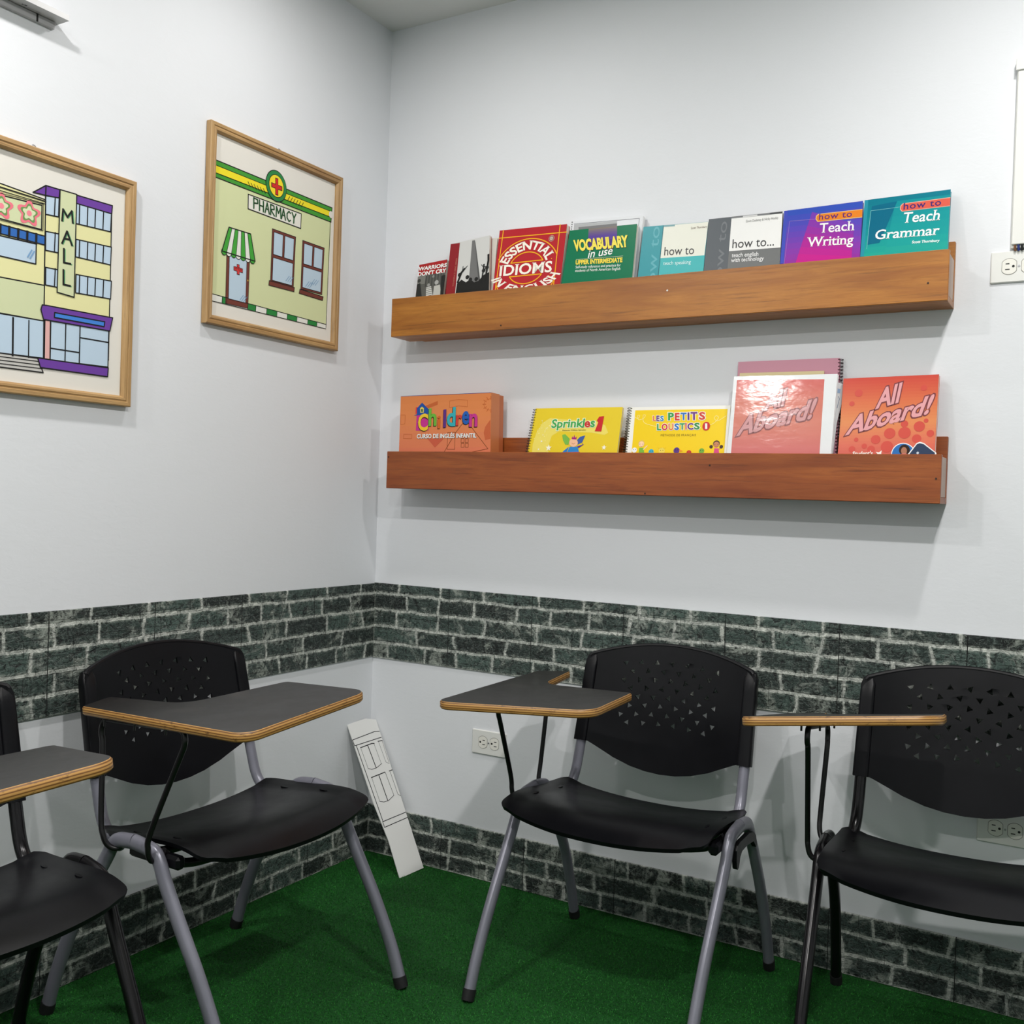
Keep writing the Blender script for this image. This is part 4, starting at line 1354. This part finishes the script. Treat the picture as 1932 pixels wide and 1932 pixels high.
# tile strip
TS = [P(965, 1338), P(1485, 1478), P(1483, 1498), P(963, 1370)]
c.poly(TS, (228, 228, 220), 2)
for a, b_ in ((0.09, 0.13), (0.315, 0.385), (0.48, 0.57), (0.66, 0.745), (0.84, 0.92)):
    c.poly([lerp(TS[0], TS[1], a), lerp(TS[0], TS[1], b_), lerp(TS[3], TS[2], b_), lerp(TS[3], TS[2], a)], (40, 130, 60), 3)
    for e in (a, b_):
        c.line([lerp(TS[0], TS[1], e), lerp(TS[3], TS[2], e)], 0.0016, BK, 4)
c.line([TS[0], TS[1]], 0.0018, BK, 4)
c.line([TS[3], TS[2]], 0.0018, BK, 4)
c.build('drawing', t, off=off)

# mall drawing
t, c, off = picture('framed drawing of a yellow mall with purple roof, at the left edge', -1.437, -0.9385, 1.283, 1.795)
YW, PU, LB, DB = (228, 224, 168), (108, 62, 158), (188, 208, 226), (48, 104, 180)
GR_ = (208, 214, 172)
def L(pts, close=False, w_=0.0028):
    c.line([P(*p) for p in pts], w_, BK, 6, close)
def F(pts, col, lay=2, ol=True):
    c.poly([P(*p) for p in pts], col, lay)
    if ol:
        c.line([P(*p) for p in pts], 0.0026, BK, lay + 1, True)
XL = -420
def ext(x0, y0, x1, y1):        # the drawing's slant carried on to the left
    k = (y1 - y0) / (x1 - x0) * 1.15
    return (XL, y0 + (XL - x0) * k)
F([ext(0, 835, 207, 910), (0, 835), (207, 910), (196, 1630), (0, 1606), ext(0, 1606, 196, 1630)], YW, 1)
L([ext(0, 852, 207, 918), (0, 852), (207, 918)])
L([ext(0, 870, 207, 930), (0, 868), (207, 930)], w_=0.0018)
F([(-200, 838), (0, 888), (190, 936), (188, 1046), (0, 996), (-200, 946)], GR_, 3)
L([(-206, 830), (0, 880), (196, 930), (194, 1052), (0, 1003)], w_=0.0014)
def flower(x, y):
    for rr_, col, lay in ((0.0225, (236, 120, 136), 5), (0.0165, (108, 150, 84), 6), (0.0125, (214, 220, 180), 7), (0.0058, (240, 136, 150), 8)):
        o_ = c.uv(P(x, y))
        if lay < 8:
            c.polyuv([(o_[0] + rr_ * (1 + 0.22 * math.cos(5 * a)) * math.cos(a + 0.3), o_[1] + rr_ * (1 + 0.22 * math.cos(5 * a)) * math.sin(a + 0.3)) for a in [2 * math.pi * i / 40 for i in range(40)]], col, lay)
        else:
            c.disc(P(x, y), rr_, col, lay)
flower(4, 938); flower(131, 972); flower(-130, 905)
F([ext(0, 1022, 204, 1076), (0, 1022), (204, 1076), (203, 1116), (0, 1064), ext(0, 1064, 203, 1116)], DB, 3)
for k in range(-8, 5):
    L([(k * 41 + 0, 1022 + k * 11), (k * 41 - 1, 1064 + k * 11)], w_=0.005)
F([ext(0, 1078, 164, 1112), (0, 1074), (164, 1112), (162, 1203), (0, 1166), ext(0, 1166, 162, 1203)], LB, 3)
glint = lambda x, y: c.line([P(x, y), P(x + 18, y - 30)], 0.003, (120, 160, 200), 6)
glint(125, 1170); glint(136, 1176)
F([ext(0, 1262, 202, 1300), (0, 1262), (202, 1300), (198, 1462), (0, 1426), ext(0, 1426, 198, 1462)], GR_, 2)
F([ext(0, 1428, 198, 1462), (0, 1428), (198, 1462), (196, 1632), (0, 1608), ext(0, 1608, 196, 1632)], LB, 4)
for x in (-280, -140, 58, 130):
    L([(x, 1438 + x * 0.17), (x - 2, 1612 + x * 0.12)], w_=0.004 if x == 58 else 0.0026)
F([ext(0, 1608, 170, 1632), (0, 1608), (170, 1632), (195, 1697), (0, 1672), ext(0, 1672, 195, 1697)], (196, 194, 190), 4)
for k in range(1, 4):
    L([(XL, 1560 + 16 * k), (0, 1608 + 16 * k), (170 + 7 * k, 1630 + 16.5 * k)], w_=0.0018)
# tower
F([(207, 888), (508, 972), (493, 1640), (198, 1590)], YW, 2)
F([(150, 876), (208, 845), (272, 864), (268, 902), (206, 890)], PU, 3)
F([(346, 888), (511, 937), (508, 974), (345, 926)], PU, 3)
L([(208, 845), (206, 890)])
for (ya, yb, yc, yd) in ((926, 974, 1056, 1018), (1090, 1126, 1207, 1170), (1250, 1281, 1362, 1334)):
    F([(345, ya), (506, yb), (502, yc), (343, yd)], LB, 4)
    for f_ in (0.1, 0.33, 0.55, 0.78):
        a = lerp((345, ya), (506, yb), f_)
        b_ = lerp((343, yd), (502, yc), f_)
        L([a, b_], w_=0.0028)
for (ya, yb, yc, yd) in ((892, 902, 988, 976), (1054, 1066, 1152, 1140), (1218, 1230, 1310, 1298)):
    F([(207, ya), (268, yb), (265, yc), (206, yd)], LB, 4)
    L([(250, ya + 6), (246, yd + 8)], w_=0.0026)
F([(272, 864), (347, 886), (335, 1354), (258, 1331)], GR_, 7)
# M A L L on the panel
def big(ch, x, y, wd, ht):
    for st in GLY[ch]:
        q = [P(x + p[0] * wd, y - p[1] * ht + p[0] * wd * 0.22) for p in st]
        c.line([(a[0] + 2.2, a[1] + 1.2) for a in q], 0.0030, (90, 160, 110), 9)
        c.line(q, 0.0042, BK, 10)
big('M', 280, 1005, 58, 52); big('A', 280, 1108, 64, 58); big('L', 288, 1196, 50, 62); big('L', 286, 1296, 50, 66)
# entrance
F([(203, 1452), (228, 1458), (226, 1640), (200, 1634)], (226, 176, 172), 5)
F([(230, 1462), (494, 1505), (490, 1672), (227, 1640)], LB, 4)
L([(298, 1474), (294, 1650)]); L([(363, 1486), (359, 1660)]); L([(229, 1586), (358, 1606)]); L([(363, 1538), (492, 1560)])
F([(190, 1389), (208, 1391), (511, 1448), (498, 1508), (196, 1455), (184, 1410)], PU, 8)
F([(246, 1424), (474, 1466), (471, 1488), (245, 1446)], (66, 130, 214), 10)
F([(170, 1630), (491, 1676), (488, 1716), (182, 1674)], PU, 7)
c.build('drawing', t, off=off)

# ------------------------------------------------------------------ wall rail top left
t = thing('wall_rail', 'white metal rail with printed underside fixed high at the top left', 'rail', (0, -1.45, 2.075))
off = (0, -1.45, 2.075)
RAILM = flat((196, 196, 196), 0.4, 0.3)
mb = MB()
mb.box((0.0005, -1.95, 2.0705), (0.040, -1.139, 2.0725), RAILM)
mb.box((0.0385, -1.95, 2.0725), (0.040, -1.139, 2.082), RAILM)
mb.build('plate', t, off=off)
mb = MB()
mb.box((0.0005, -1.95, 2.0545), (0.0090, -1.150, 2.0700), flat((176, 176, 178), 0.45, 0.2), 0.001)
mb.build('mounting_bar', t, off=off)
mb = MB()
mb.box((0.0010, -1.193, 2.0545), (0.0096, -1.189, 2.0702), DARK)
mb.build('joint', t, off=off)
c = Canvas((0.0005, -1.95, 2.0704), (0, 1, 0), (1, 0, 0), 0.6)
Z0 = zoomer(0, 0, 12.075)
c.text('AHM', Z0(480, 96), Z0(610, 140), Z0(492, 74), (50, 50, 52), 1, 0.03)
c.line([Z0(630, 160), Z0(930, 300)], 0.0008, (120, 120, 120), 1)
c.line([Z0(380, 95), Z0(700, 240)], 0.0014, (130, 130, 132), 1)
c.line([Z0(760, 270), Z0(880, 320)], 0.003, (128, 128, 130), 1)
c.build('label', t, off=off)

# ------------------------------------------------------------------ sockets and cable duct
def outlet(label, X, Z, flip):
    t = thing('wall_outlet', label, 'outlet', (X, 0, Z), 0, 'wall outlets')
    W_, H_ = 0.1145, 0.070
    mb = MB()
    mb.obox((0, -0.003, 0), (1, 0, 0), (0, 1, 0), (0, 0, 1), W_, 0.0055, H_, WHITEP, 0.0022)
    mb.build('plate', t)
    IV = flat((232, 230, 222), 0.35)
    for sx in (-1, 1):
        mb = MB()
        cx = sx * 0.0195
        def shape(k):
            pts = []
            for i in range(40):
                a = 2 * math.pi * i / 40
                x, z = 0.0172 * k * math.cos(a), 0.0172 * k * math.sin(a)
                pts.append((cx + max(-0.0143 * k, min(0.0143 * k, x)), z))
            return pts
        mb.prism(shape(1.07), flat((120, 118, 112), 0.6), -0.001, 0.0001, (0, -0.0058, 0), (1, 0, 0), (0, 0, 1), (0, -1, 0))
        mb.prism(shape(1.0), IV, -0.001, 0.0009, (0, -0.0058, 0), (1, 0, 0), (0, 0, 1), (0, -1, 0))
        s_ = mb.build('socket', t)
        mb = MB()
        q = -1 if flip else 1
        for dz, ln in ((0.0062, 0.0075), (-0.0062, 0.0090)):
            x0 = cx - q * 0.0035
            mb.obox((x0, -0.0068, dz), (1, 0, 0), (0, 1, 0), (0, 0, 1), ln, 0.0006, 0.0021, DARK)
        gx = cx + q * 0.0082
        mb.prism([(gx + 0.0028 * math.cos(a), 0.0028 * math.sin(a)) for a in [2 * math.pi * i / 14 for i in range(14)]], DARK, 0, 0.0003, (0, -0.0068, 0), (1, 0, 0), (0, 0, 1), (0, -1, 0))
        mb.build('slots', s_)
    mb = MB()
    mb.prism([(0.0024 * math.cos(a), 0.0024 * math.sin(a)) for a in [2 * math.pi * i / 14 for i in range(14)]], STEEL, 0, 0.001, (0, -0.0058, 0), (1, 0, 0), (0, 0, 1), (0, -1, 0))
    mb.build('screw', t)
    return t
outlet('white double wall outlet beside the upper ledge, under the cable duct', 1.702 + 0.0572, 1.6515, False)
outlet('white double wall outlet low in the corner behind the tablet rods', 0.3765 + 0.0572, 0.398, True)
outlet('white double wall outlet low behind the rightmost chair', 1.718 + 0.0572, 0.409, False)

t = thing('cable_duct', 'white plastic cable duct running up the wall at the right edge', 'cable duct', (1.767, 0, 1.9))
off = (1.767, 0, 1.9)
mb = MB()
mb.box((1.741, -0.010, 1.690), (1.795, -0.0005, 2.088), WHITEP, 0.001)
mb.build('channel', t, off=off)
mb = MB()
mb.box((1.743, -0.016, 1.697), (1.793, -0.0102, 2.083), WHITEP, 0.0015)
mb.build('cover', t, off=off)
mb = MB()
mb.box((1.739, -0.020, 2.078), (1.797, -0.0165, 2.104), WHITEP, 0.001)
mb.box((1.739, -0.0162, 2.0885), (1.797, -0.0005, 2.104), WHITEP, 0.001)
mb.build('end_cap', t, off=off)
for x, col in ((1.750, (120, 80, 50)), (1.757, (30, 50, 120)), (1.764, (24, 24, 28)), (1.771, (190, 190, 190))):
    mb = MB()
    mb.tube([(x, -0.012, 1.700), (x, -0.011, 1.690), (x + 0.001, -0.009, 1.6845)], 0.0026, flat(col, 0.5), 8)
    mb.build('wire', t, off=off)

# ------------------------------------------------------------------ drawn strip leaning in the corner
A0, A1, B0, B1 = Vector((0.2235, -0.126, 0.0015)), Vector((0.2395, -0.038, 0.0015)), Vector((0.0055, -0.114, 0.400)), Vector((0.0205, -0.0265, 0.411))
Ub = (A1 - A0).normalized()
Vb = (B0 - A0)
Vb = (Vb - Ub * Vb.dot(Ub)).normalized()
c = Canvas(A0, Ub, Vb, 0.75, 0, 0.25)
t = thing('card_strip', 'white card strip with a drawn column of windows, leaning in the corner', 'card', tuple(A0))
off = tuple(A0)
ZS = zoomer(640, 1340, 5.683)
outl = [(88, 158), (160, 128), (285, 88), (395, 100), (730, 1140), (905, 1690), (650, 1803), (530, 1400), (370, 1000), (210, 520)]
outl = [c.uv(ZS(*p)) for p in outl]
mb = MB()
mb.prism(list(reversed(outl)), flat((222, 222, 220), 0.75), -0.0025, 0, A0, c.U, c.V, c.N)
mb.build('card', t, off=off)
def sl(pts, w_=0.0014, close=False):
    c.line([ZS(*p) for p in pts], w_ * 1.35, (26, 26, 30), 1, close)
sl([(430, 226), (380, 228), (142, 320), (165, 382), (450, 290)], 0.0016)
sl([(185, 384), (470, 1195)], 0.0018)
sl([(715, 1092), (465, 1196), (486, 1256), (735, 1148)], 0.0016)
sl([(228, 402), (350, 356), (375, 356)], 0.002); sl([(232, 410), (310, 625)], 0.0008); sl([(310, 625), (350, 634), (400, 618), (455, 572)], 0.0012); sl([(372, 358), (452, 575)], 0.0007); sl([(305, 376), (396, 618)], 0.0020)
sl([(345, 722), (490, 664)], 0.002); sl([(350, 730), (435, 978)], 0.0008); sl([(435, 978), (480, 984), (530, 968), (586, 912)], 0.0012); sl([(494, 668), (586, 912)], 0.0010); sl([(424, 694), (520, 968)], 0.0020)
sl([(415, 334), (460, 324)], 0.0018); sl([(422, 340), (500, 555), (535, 572)], 0.0007); sl([(460, 330), (535, 570)], 0.0007)
sl([(535, 652), (568, 640)], 0.0018); sl([(545, 656), (628, 900), (658, 918)], 0.0009)
c.build('drawing', t, off=off)

# ------------------------------------------------------------------ tablet-arm chairs
def curve_plate(outline, holes, th):
    cu = bpy.data.curves.new('plate', 'CURVE')
    cu.dimensions = '2D'
    cu.fill_mode = 'BOTH'
    cu.extrude = th / 2
    for pts in [outline] + holes:
        sp = cu.splines.new('POLY')
        sp.points.add(len(pts) - 1)
        for p, q in zip(sp.points, pts):
            p.co = (q[0], q[1], 0, 1)
        sp.use_cyclic_u = True
    ob = bpy.data.objects.new('plate', cu)
    COL.objects.link(ob)
    me = bpy.data.meshes.new_from_object(ob.evaluated_get(bpy.context.evaluated_depsgraph_get()))
    bpy.data.objects.remove(ob)
    import bmesh
    bm = bmesh.new()
    bm.from_mesh(me)
    bpy.data.meshes.remove(me)
    bmesh.ops.remove_doubles(bm, verts=bm.verts, dist=1e-5)
    for ax, vals in ((0, [x * 0.02 for x in range(-11, 12)]), (1, [0.43 + 0.02 * k for k in range(17)])):
        for v in vals:
            co, no = [0, 0, 0], [0, 0, 0]
            co[ax], no[ax] = v, 1
            bmesh.ops.bisect_plane(bm, geom=bm.verts[:] + bm.edges[:] + bm.faces[:], plane_co=co, plane_no=no)
    bmesh.ops.triangulate(bm, faces=bm.faces[:])
    bm.verts.index_update()
    vs = [tuple(v.co) for v in bm.verts]
    fs = [tuple(v.index for v in f.verts) for f in bm.faces]
    bm.free()
    return vs, fs

def ys(z):
    return -0.150 + (z - 0.496) * 0.237
def back_y(x, z):
    return ys(z) + 0.032 * max(0.0, 1 - (x / 0.215) ** 2) ** 0.9

def make_backrest_mesh():
    top = []
    for i in range(25):                         # crown line
        x = -0.212 + 0.424 * i / 24
        top.append((x, 0.7085 + 0.036 * (1 - (x / 0.212) ** 2)))
    left = [(-0.2295, 0.492), (-0.2285, 0.55), (-0.2265, 0.62), (-0.2245, 0.68), (-0.2225, 0.695), (-0.218, 0.704)]
    right = [(-p[0], p[1]) for p in reversed(left)]
    bot = []
    ctrl = [(0.1975, 0.492), (0.188, 0.488), (0.165, 0.477), (0.125, 0.458), (0.08, 0.443), (0.04, 0.4355), (0.0, 0.433)]
    bot = ctrl + [(-p[0], p[1]) for p in reversed(ctrl[:-1])]
    outline = left + top + right + bot
    holes = []
    rnd = random.Random(11)
    for r in range(8):
        nn = 7 if r % 2 == 0 else 6
        z = 0.6930 - 0.0212 * r
        for k in range(nn):
            x = (k - (nn - 1) / 2) * 0.0405
            zz = z + 0.012 * (1 - (x / 0.15) ** 2) - 0.006
            a = rnd.uniform(0, 6.283)
            holes.append([(x + 0.0084 * math.cos(a - 2.094 * j), zz + 0.0084 * math.sin(a - 2.094 * j)) for j in range(3)])
    vs, fs = curve_plate(outline, holes, 0.005)
    mb = MB()
    mb.add([(x, back_y(x, z) - d, z) for x, z, d in vs], fs, PLAST)
    # sleeves down both sides, a rolled top lip
    for sx in (-1, 1):
        zs = [0.490 + 0.2155 * i / 14 for i in range(15)]
        path = [(sx * (0.2145 - 0.0045 * i / 14), ys(z) + 0.0095, z) for i, z in enumerate(zs)]
        mb.tube(path, [0.0172 - 0.0012 * i / 14 for i in range(14)] + [0.011], PLAST, 24, r2=[0.0135] * 13 + [0.011, 0.007], ref=(1, 0, 0), sq=0.42)
    lip = [(x, back_y(x, z) + 0.003, z - 0.003) for x, z in [(-0.216, 0.7035)] + top + [(0.216, 0.7035)]]
    mb.tube(lip, 0.0066, PLAST, 10)
    ob = mb.build('backrest', None, 35)
    me = ob.data
    bpy.data.objects.remove(ob)
    return me
# squash the sleeves front to back
BACK_ME = make_backrest_mesh()

def make_seat_mesh():
    nx, ny = 36, 36
    def top(u, v):      # u -1..1, v 0 back..1 front
        hw = 0.240 + 0.006 * v
        cr = 1.0
        if v < 0.08:
            cr -= 0.055 * (1 - v / 0.08) ** 2
        if v > 0.90:
            cr -= 0.045 * ((v - 0.90) / 0.10) ** 3
        x = u * hw * cr
        yb = -0.195 + 0.004 * (1 - u * u)
        yf = -0.510 - 0.038 * (1 - u * u)
        y = yb + (yf - yb) * v
        k = min(1.0, v / 0.76)
        z = 0.379 + 0.035 * (1 - 0.55 * u * u) * k * k * (3 - 2 * k) + 0.022 * abs(u) ** 2.3
        if abs(u) > 0.84:                           # raised flat strip down each side
            z += 0.0035 * math.sin(math.pi * min(1.0, (abs(u) - 0.84) / 0.12) / 2)
        if v > 0.76:                                # front edge rolls over
            q = (v - 0.76) / 0.24
            z -= 0.026 * (1 - 0.5 * u * u) * q ** 1.8
        return (x, y, z)
    tv = [top(-1 + 2 * i / nx, j / ny) for j in range(ny + 1) for i in range(nx + 1)]
    W1 = nx + 1
    bv = [(x * 0.985, y + (0.003 if y < -0.4 else -0.002), z - 0.0095) for x, y, z in tv]
    mb = MB()
    n = len(tv)
    F_ = []
    for j in range(ny):
        for i in range(nx):
            a = j * W1 + i
            F_.append((a, a + W1, a + W1 + 1, a + 1))
            F_.append((n + a, n + a + 1, n + a + W1 + 1, n + a + W1))
    rim = [i for i in range(W1)] + [j * W1 + nx for j in range(1, ny + 1)] + [ny * W1 + i for i in range(nx - 1, -1, -1)] + [j * W1 for j in range(ny - 1, 0, -1)]
    for k in range(len(rim)):
        a, b_ = rim[k], rim[(k + 1) % len(rim)]
        F_.append((a, b_, n + b_, n + a))
    mb.add(tv + bv, F_, PLAST, True)
    # shallow fixing slots by the side edges
    for sx in (-1, 1):
        for v in (0.25, 0.62):
            x, y, z = top(sx * 0.86, v)
            mb.prism([(0.0035 * math.cos(a), 0.012 * math.sin(a)) for a in [2 * math.pi * i / 16 for i in range(16)]], PLAST, -0.001, 0.0016, (x, y, z), Vector((1, 0, sx * 0.12)).normalized(), (0, 1, 0), (-sx * 0.12, 0, 1))
    ob = mb.build('seat', None, 50)
    me = ob.data
    bpy.data.objects.remove(ob)
    return me
SEAT_ME = make_seat_mesh()

def meshobj(name, me, parent):
    o = bpy.data.objects.new(name, me)
    COL.objects.link(o)
    o.parent = parent
    return o

# tablet outline: back-left, front-left, front-right, inner tip, crook, back-right of the arm
TAB = [((-0.339, -0.167), 0.012), ((-0.355, -0.668), 0.035), ((0.005, -0.630), 0.050), ((0.005, -0.388), 0.014), ((-0.232, -0.352), 0.055), ((-0.255, -0.138), 0.012)]
def rounded(corners, n=8):
    out = []
    k = len(corners)
    for i in range(k):
        p = Vector(corners[i][0])
        a = (Vector(corners[i - 1][0]) - p).normalized()
        b_ = (Vector(corners[(i + 1) % k][0]) - p).normalized()
        r = corners[i][1]
        ang = math.acos(max(-1, min(1, a.dot(b_))))
        d = r / math.tan(ang / 2)
        cen = p + (a + b_).normalized() * (r / math.sin(ang / 2))
        p0, p1 = p + a * d, p + b_ * d
        v0, v1 = p0 - cen, p1 - cen
        a0 = math.atan2(v0.y, v0.x)
        da = math.atan2(v0.x * v1.y - v0.y * v1.x, v0.dot(v1))
        for j in range(n + 1):
            t_ = a0 + da * j / n
            out.append((cen.x + r * math.cos(t_), cen.y + r * math.sin(t_)))
    return out
PIV = Vector((-0.29, -0.36))
TH = 0.0175
def make_tablet_mesh():
    P_ = [(x - PIV.x, y - PIV.y) for x, y in rounded(TAB)]
    n = len(P_)
    def inset(d):
        out = []
        for i in range(n):
            a, b_, c_ = Vector(P_[i - 1]), Vector(P_[i]), Vector(P_[(i + 1) % n])
            t_ = (c_ - a).normalized()
            out.append(b_ + Vector((-t_.y, t_.x)) * d)
        return out
    i1 = inset(0.0028)
    loops = [(i1, 0.0), (P_, -0.0030), (P_, -TH + 0.003), (i1, -TH)]
    mb = MB()
    vs = [(p[0], p[1], z) for l_, z in loops for p in l_]
    fs = [(j * n + i, (j + 1) * n + i, (j + 1) * n + (i + 1) % n, j * n + (i + 1) % n) for j in range(3) for i in range(n)]
    mb.add(vs, fs, PLY)
    mb.add(vs[:n], [tuple(range(n))], LAM)
    mb.add(vs[-n:], [tuple(reversed(range(n)))], LAM)
    ob = mb.build('tablet', None, 60)
    me = ob.data
    bpy.data.objects.remove(ob)
    return me
TAB_ME = make_tablet_mesh()

def chair(label, loc, rz, metal, tab, hook, raise_back=0.0, body_dx=0.0):
    t = thing('tablet_chair', label, 'chair', (loc[0], loc[1], 0), rz, 'tablet arm chairs')
    meshobj('backrest', BACK_ME, t).location = (body_dx, 0, raise_back)
    meshobj('seat', SEAT_ME, t).location.x = body_dx * 0.5
    # legs: front and rear of each side meet under the seat in one arch
    for sx in (-1, 1):
        fr = smoothpath([(sx * .252, -.612, .004), (sx * .2525, -.580, .085), (sx * .253, -.527, .185), (sx * .2540, -.461, .290), (sx * .2545, -.424, .352), (sx * .2545, -.408, .384), (sx * .2545, -.388, .402), (sx * .2545, -.335, .409)], 5)
        re = smoothpath([(sx * .260, -.078, .004), (sx * .259, -.108, .095), (sx * .2565, -.160, .215), (sx * .2560, -.225, .320), (sx * .2545, -.250, .360), (sx * .2545, -.268, .388), (sx * .2545, -.288, .403), (sx * .2545, -.3345, .409)], 5)
        for path in (fr, re):
            mb = MB()
            mb.tube(path, 0.0122, metal, 14, r2=0.0152, caps=True, ref=(1, 0, 0))
            lg = mb.build('leg', t)
            mb = MB()
            p0 = Vector(path[0]); d = (Vector(path[3]) - p0).normalized()
            mb.tube([p0 - d * 0.003 + Vector((0, 0, .001)), p0 + d * 0.010, p0 + d * 0.022], [0.0136, 0.0140, 0.0140], RUB, 14, r2=[0.0156, 0.0164, 0.0164], ref=(1, 0, 0))
            mb.build('rubber_foot', lg)
        post = smoothpath([(sx * .2115, -.1045, .640), (sx * .2145, -.1365, .505), (sx * .215, -.150, .458), (sx * .216, -.162, .420), (sx * .217, -.178, .394), (sx * .219, -.205, .374), (sx * .221, -.235, .368)], 5)
        mb = MB()
        mb.tube(post, 0.0128, metal, 14, r2=0.0118, ref=(1, 0, 0))
        mb.build('back_post', t).location = (body_dx, 0, raise_back)
    for y in (-.300, -.400):
        mb = MB()
        mb.tube(smoothpath([(-.243, y, .400), (-.225, y, .384), (-.185, y, .362), (-.10, y, .354), (.10, y, .354), (.185, y, .366), (.225, y, .384), (.243, y, .400)], 4), 0.0095, BLACKP, 12)
        mb.build('crossbar', t)
    for sx in (-1, 1):
        mb = MB()
        mb.obox((sx * .2335, -.374, .384), (1, 0, 0), (0, 1, 0), (0, 0, 1), .022, .146, .026, PLAST, .006)
        mb.build('side_bracket', t)
    if hook:
        mb = MB()
        prof = [(-.404, .378), (-.398, .387), (-.385, .3905), (-.320, .3925), (-.285, .387), (-.268, .375), (-.258, .352), (-.263, .347), (-.272, .356), (-.285, .366), (-.330, .370), (-.366, .367), (-.378, .358), (-.382, .345), (-.386, .337), (-.393, .335), (-.399, .340), (-.403, .355)]
        mb.prism(list(reversed(prof)), PLAST, 0.262, 0.272, (0, 0, 0), (0, 1, 0), (0, 0, 1), (1, 0, 0))
        mb.build('linking_bracket', t)
    # writing tablet
    q, e = tab
    R_ = Euler([math.radians(a) for a in e], 'XYZ').to_matrix()
    tb = meshobj('tablet', TAB_ME, t)
    tb.location = (PIV.x + q[0], PIV.y + q[1], q[2])
    tb.rotation_euler = [math.radians(a) for a in e]
    Nn = R_ @ Vector((0, 0, 1))
    def under(x, y):
        z = tb.location.z - (Nn.x * (x - tb.location.x) + Nn.y * (y - tb.location.y)) / Nn.z
        return z - TH - 0.0055
    xr = -0.272
    # one bent rod: hooked round the arch, up, along under the tablet, down again
    yf, yr = -0.492, -0.245
    pts = [(-.247, -.396, .3905), (-.262, -.400, .3875), (-.273, -.402, .395), (-.2785, -.403, .414), (-.279, -.410, .450)]
    zf, zr = under(xr, yf), under(xr, yr)
    pts += [(xr, yf + .016, zf - .055), (xr, yf + .005, zf - .032), (xr, yf + .003, zf - .017), (xr, yf + .009, zf - .005), (xr, yf + .023, under(xr, yf + .023)), (xr, yf + .06, under(xr, yf + .06))]
    mid = [(xr, yr - .06, under(xr, yr - .06)), (xr, yr - .023, under(xr, yr - .023)), (xr, yr - .009, zr - .005), (xr, yr - .003, zr - .017), (xr, yr - .003, zr - .032), (xr, yr - .007, zr - .055), (-.2785, -.262, .450), (-.2785, -.270, .414), (-.273, -.277, .396), (-.262, -.287, .388), (-.247, -.292, .391)]
    mb = MB()
    mb.tube(smoothpath(pts + mid, 5), 0.0056, ROD, 10)
    mb.build('support_rod', t)
    for yy in (yf + .035, yr - .035, (yf + yr) / 2):
        for dx in (-0.018, 0.018):
            zz = under(xr + dx, yy)
            mb = MB()
            mb.tube([(xr + dx, yy, zz + 0.004), (xr + dx, yy, zz - 0.008)], 0.0022, ROD, 8)
            mb.build('screw', t)
    return t

chair('black tablet chair with grey legs against the right wall, nearest the corner', (1.026, -0.006), 0.004, SILVER, ((0.001, 0.006, 0.659), (0.02, -2.65, 3.6)), True, 0.0, -0.013)
chair('black tablet chair with grey legs against the left wall, beside the leaning card strip', (0.005, -0.893), 1.550, SILVER, ((0.046, -0.032, 0.673), (-2.92, -3.84, -2.29)), False, 0.0, 0.012)
chair('black-legged tablet chair at the right edge with its tablet seen edge-on', (1.693, 0.030), 0.065, BLACKP, ((-0.036, 0.047, 0.661), (-9.37, -6.78, 3.37)), False, 0.016)
chair('black-legged tablet chair cut off at the left edge of the photo', (-0.011, -1.485), 1.42, BLACKP, ((0.087, -0.125, 0.665), (-6.7, -4.5, -4.4)), False, 0.0)
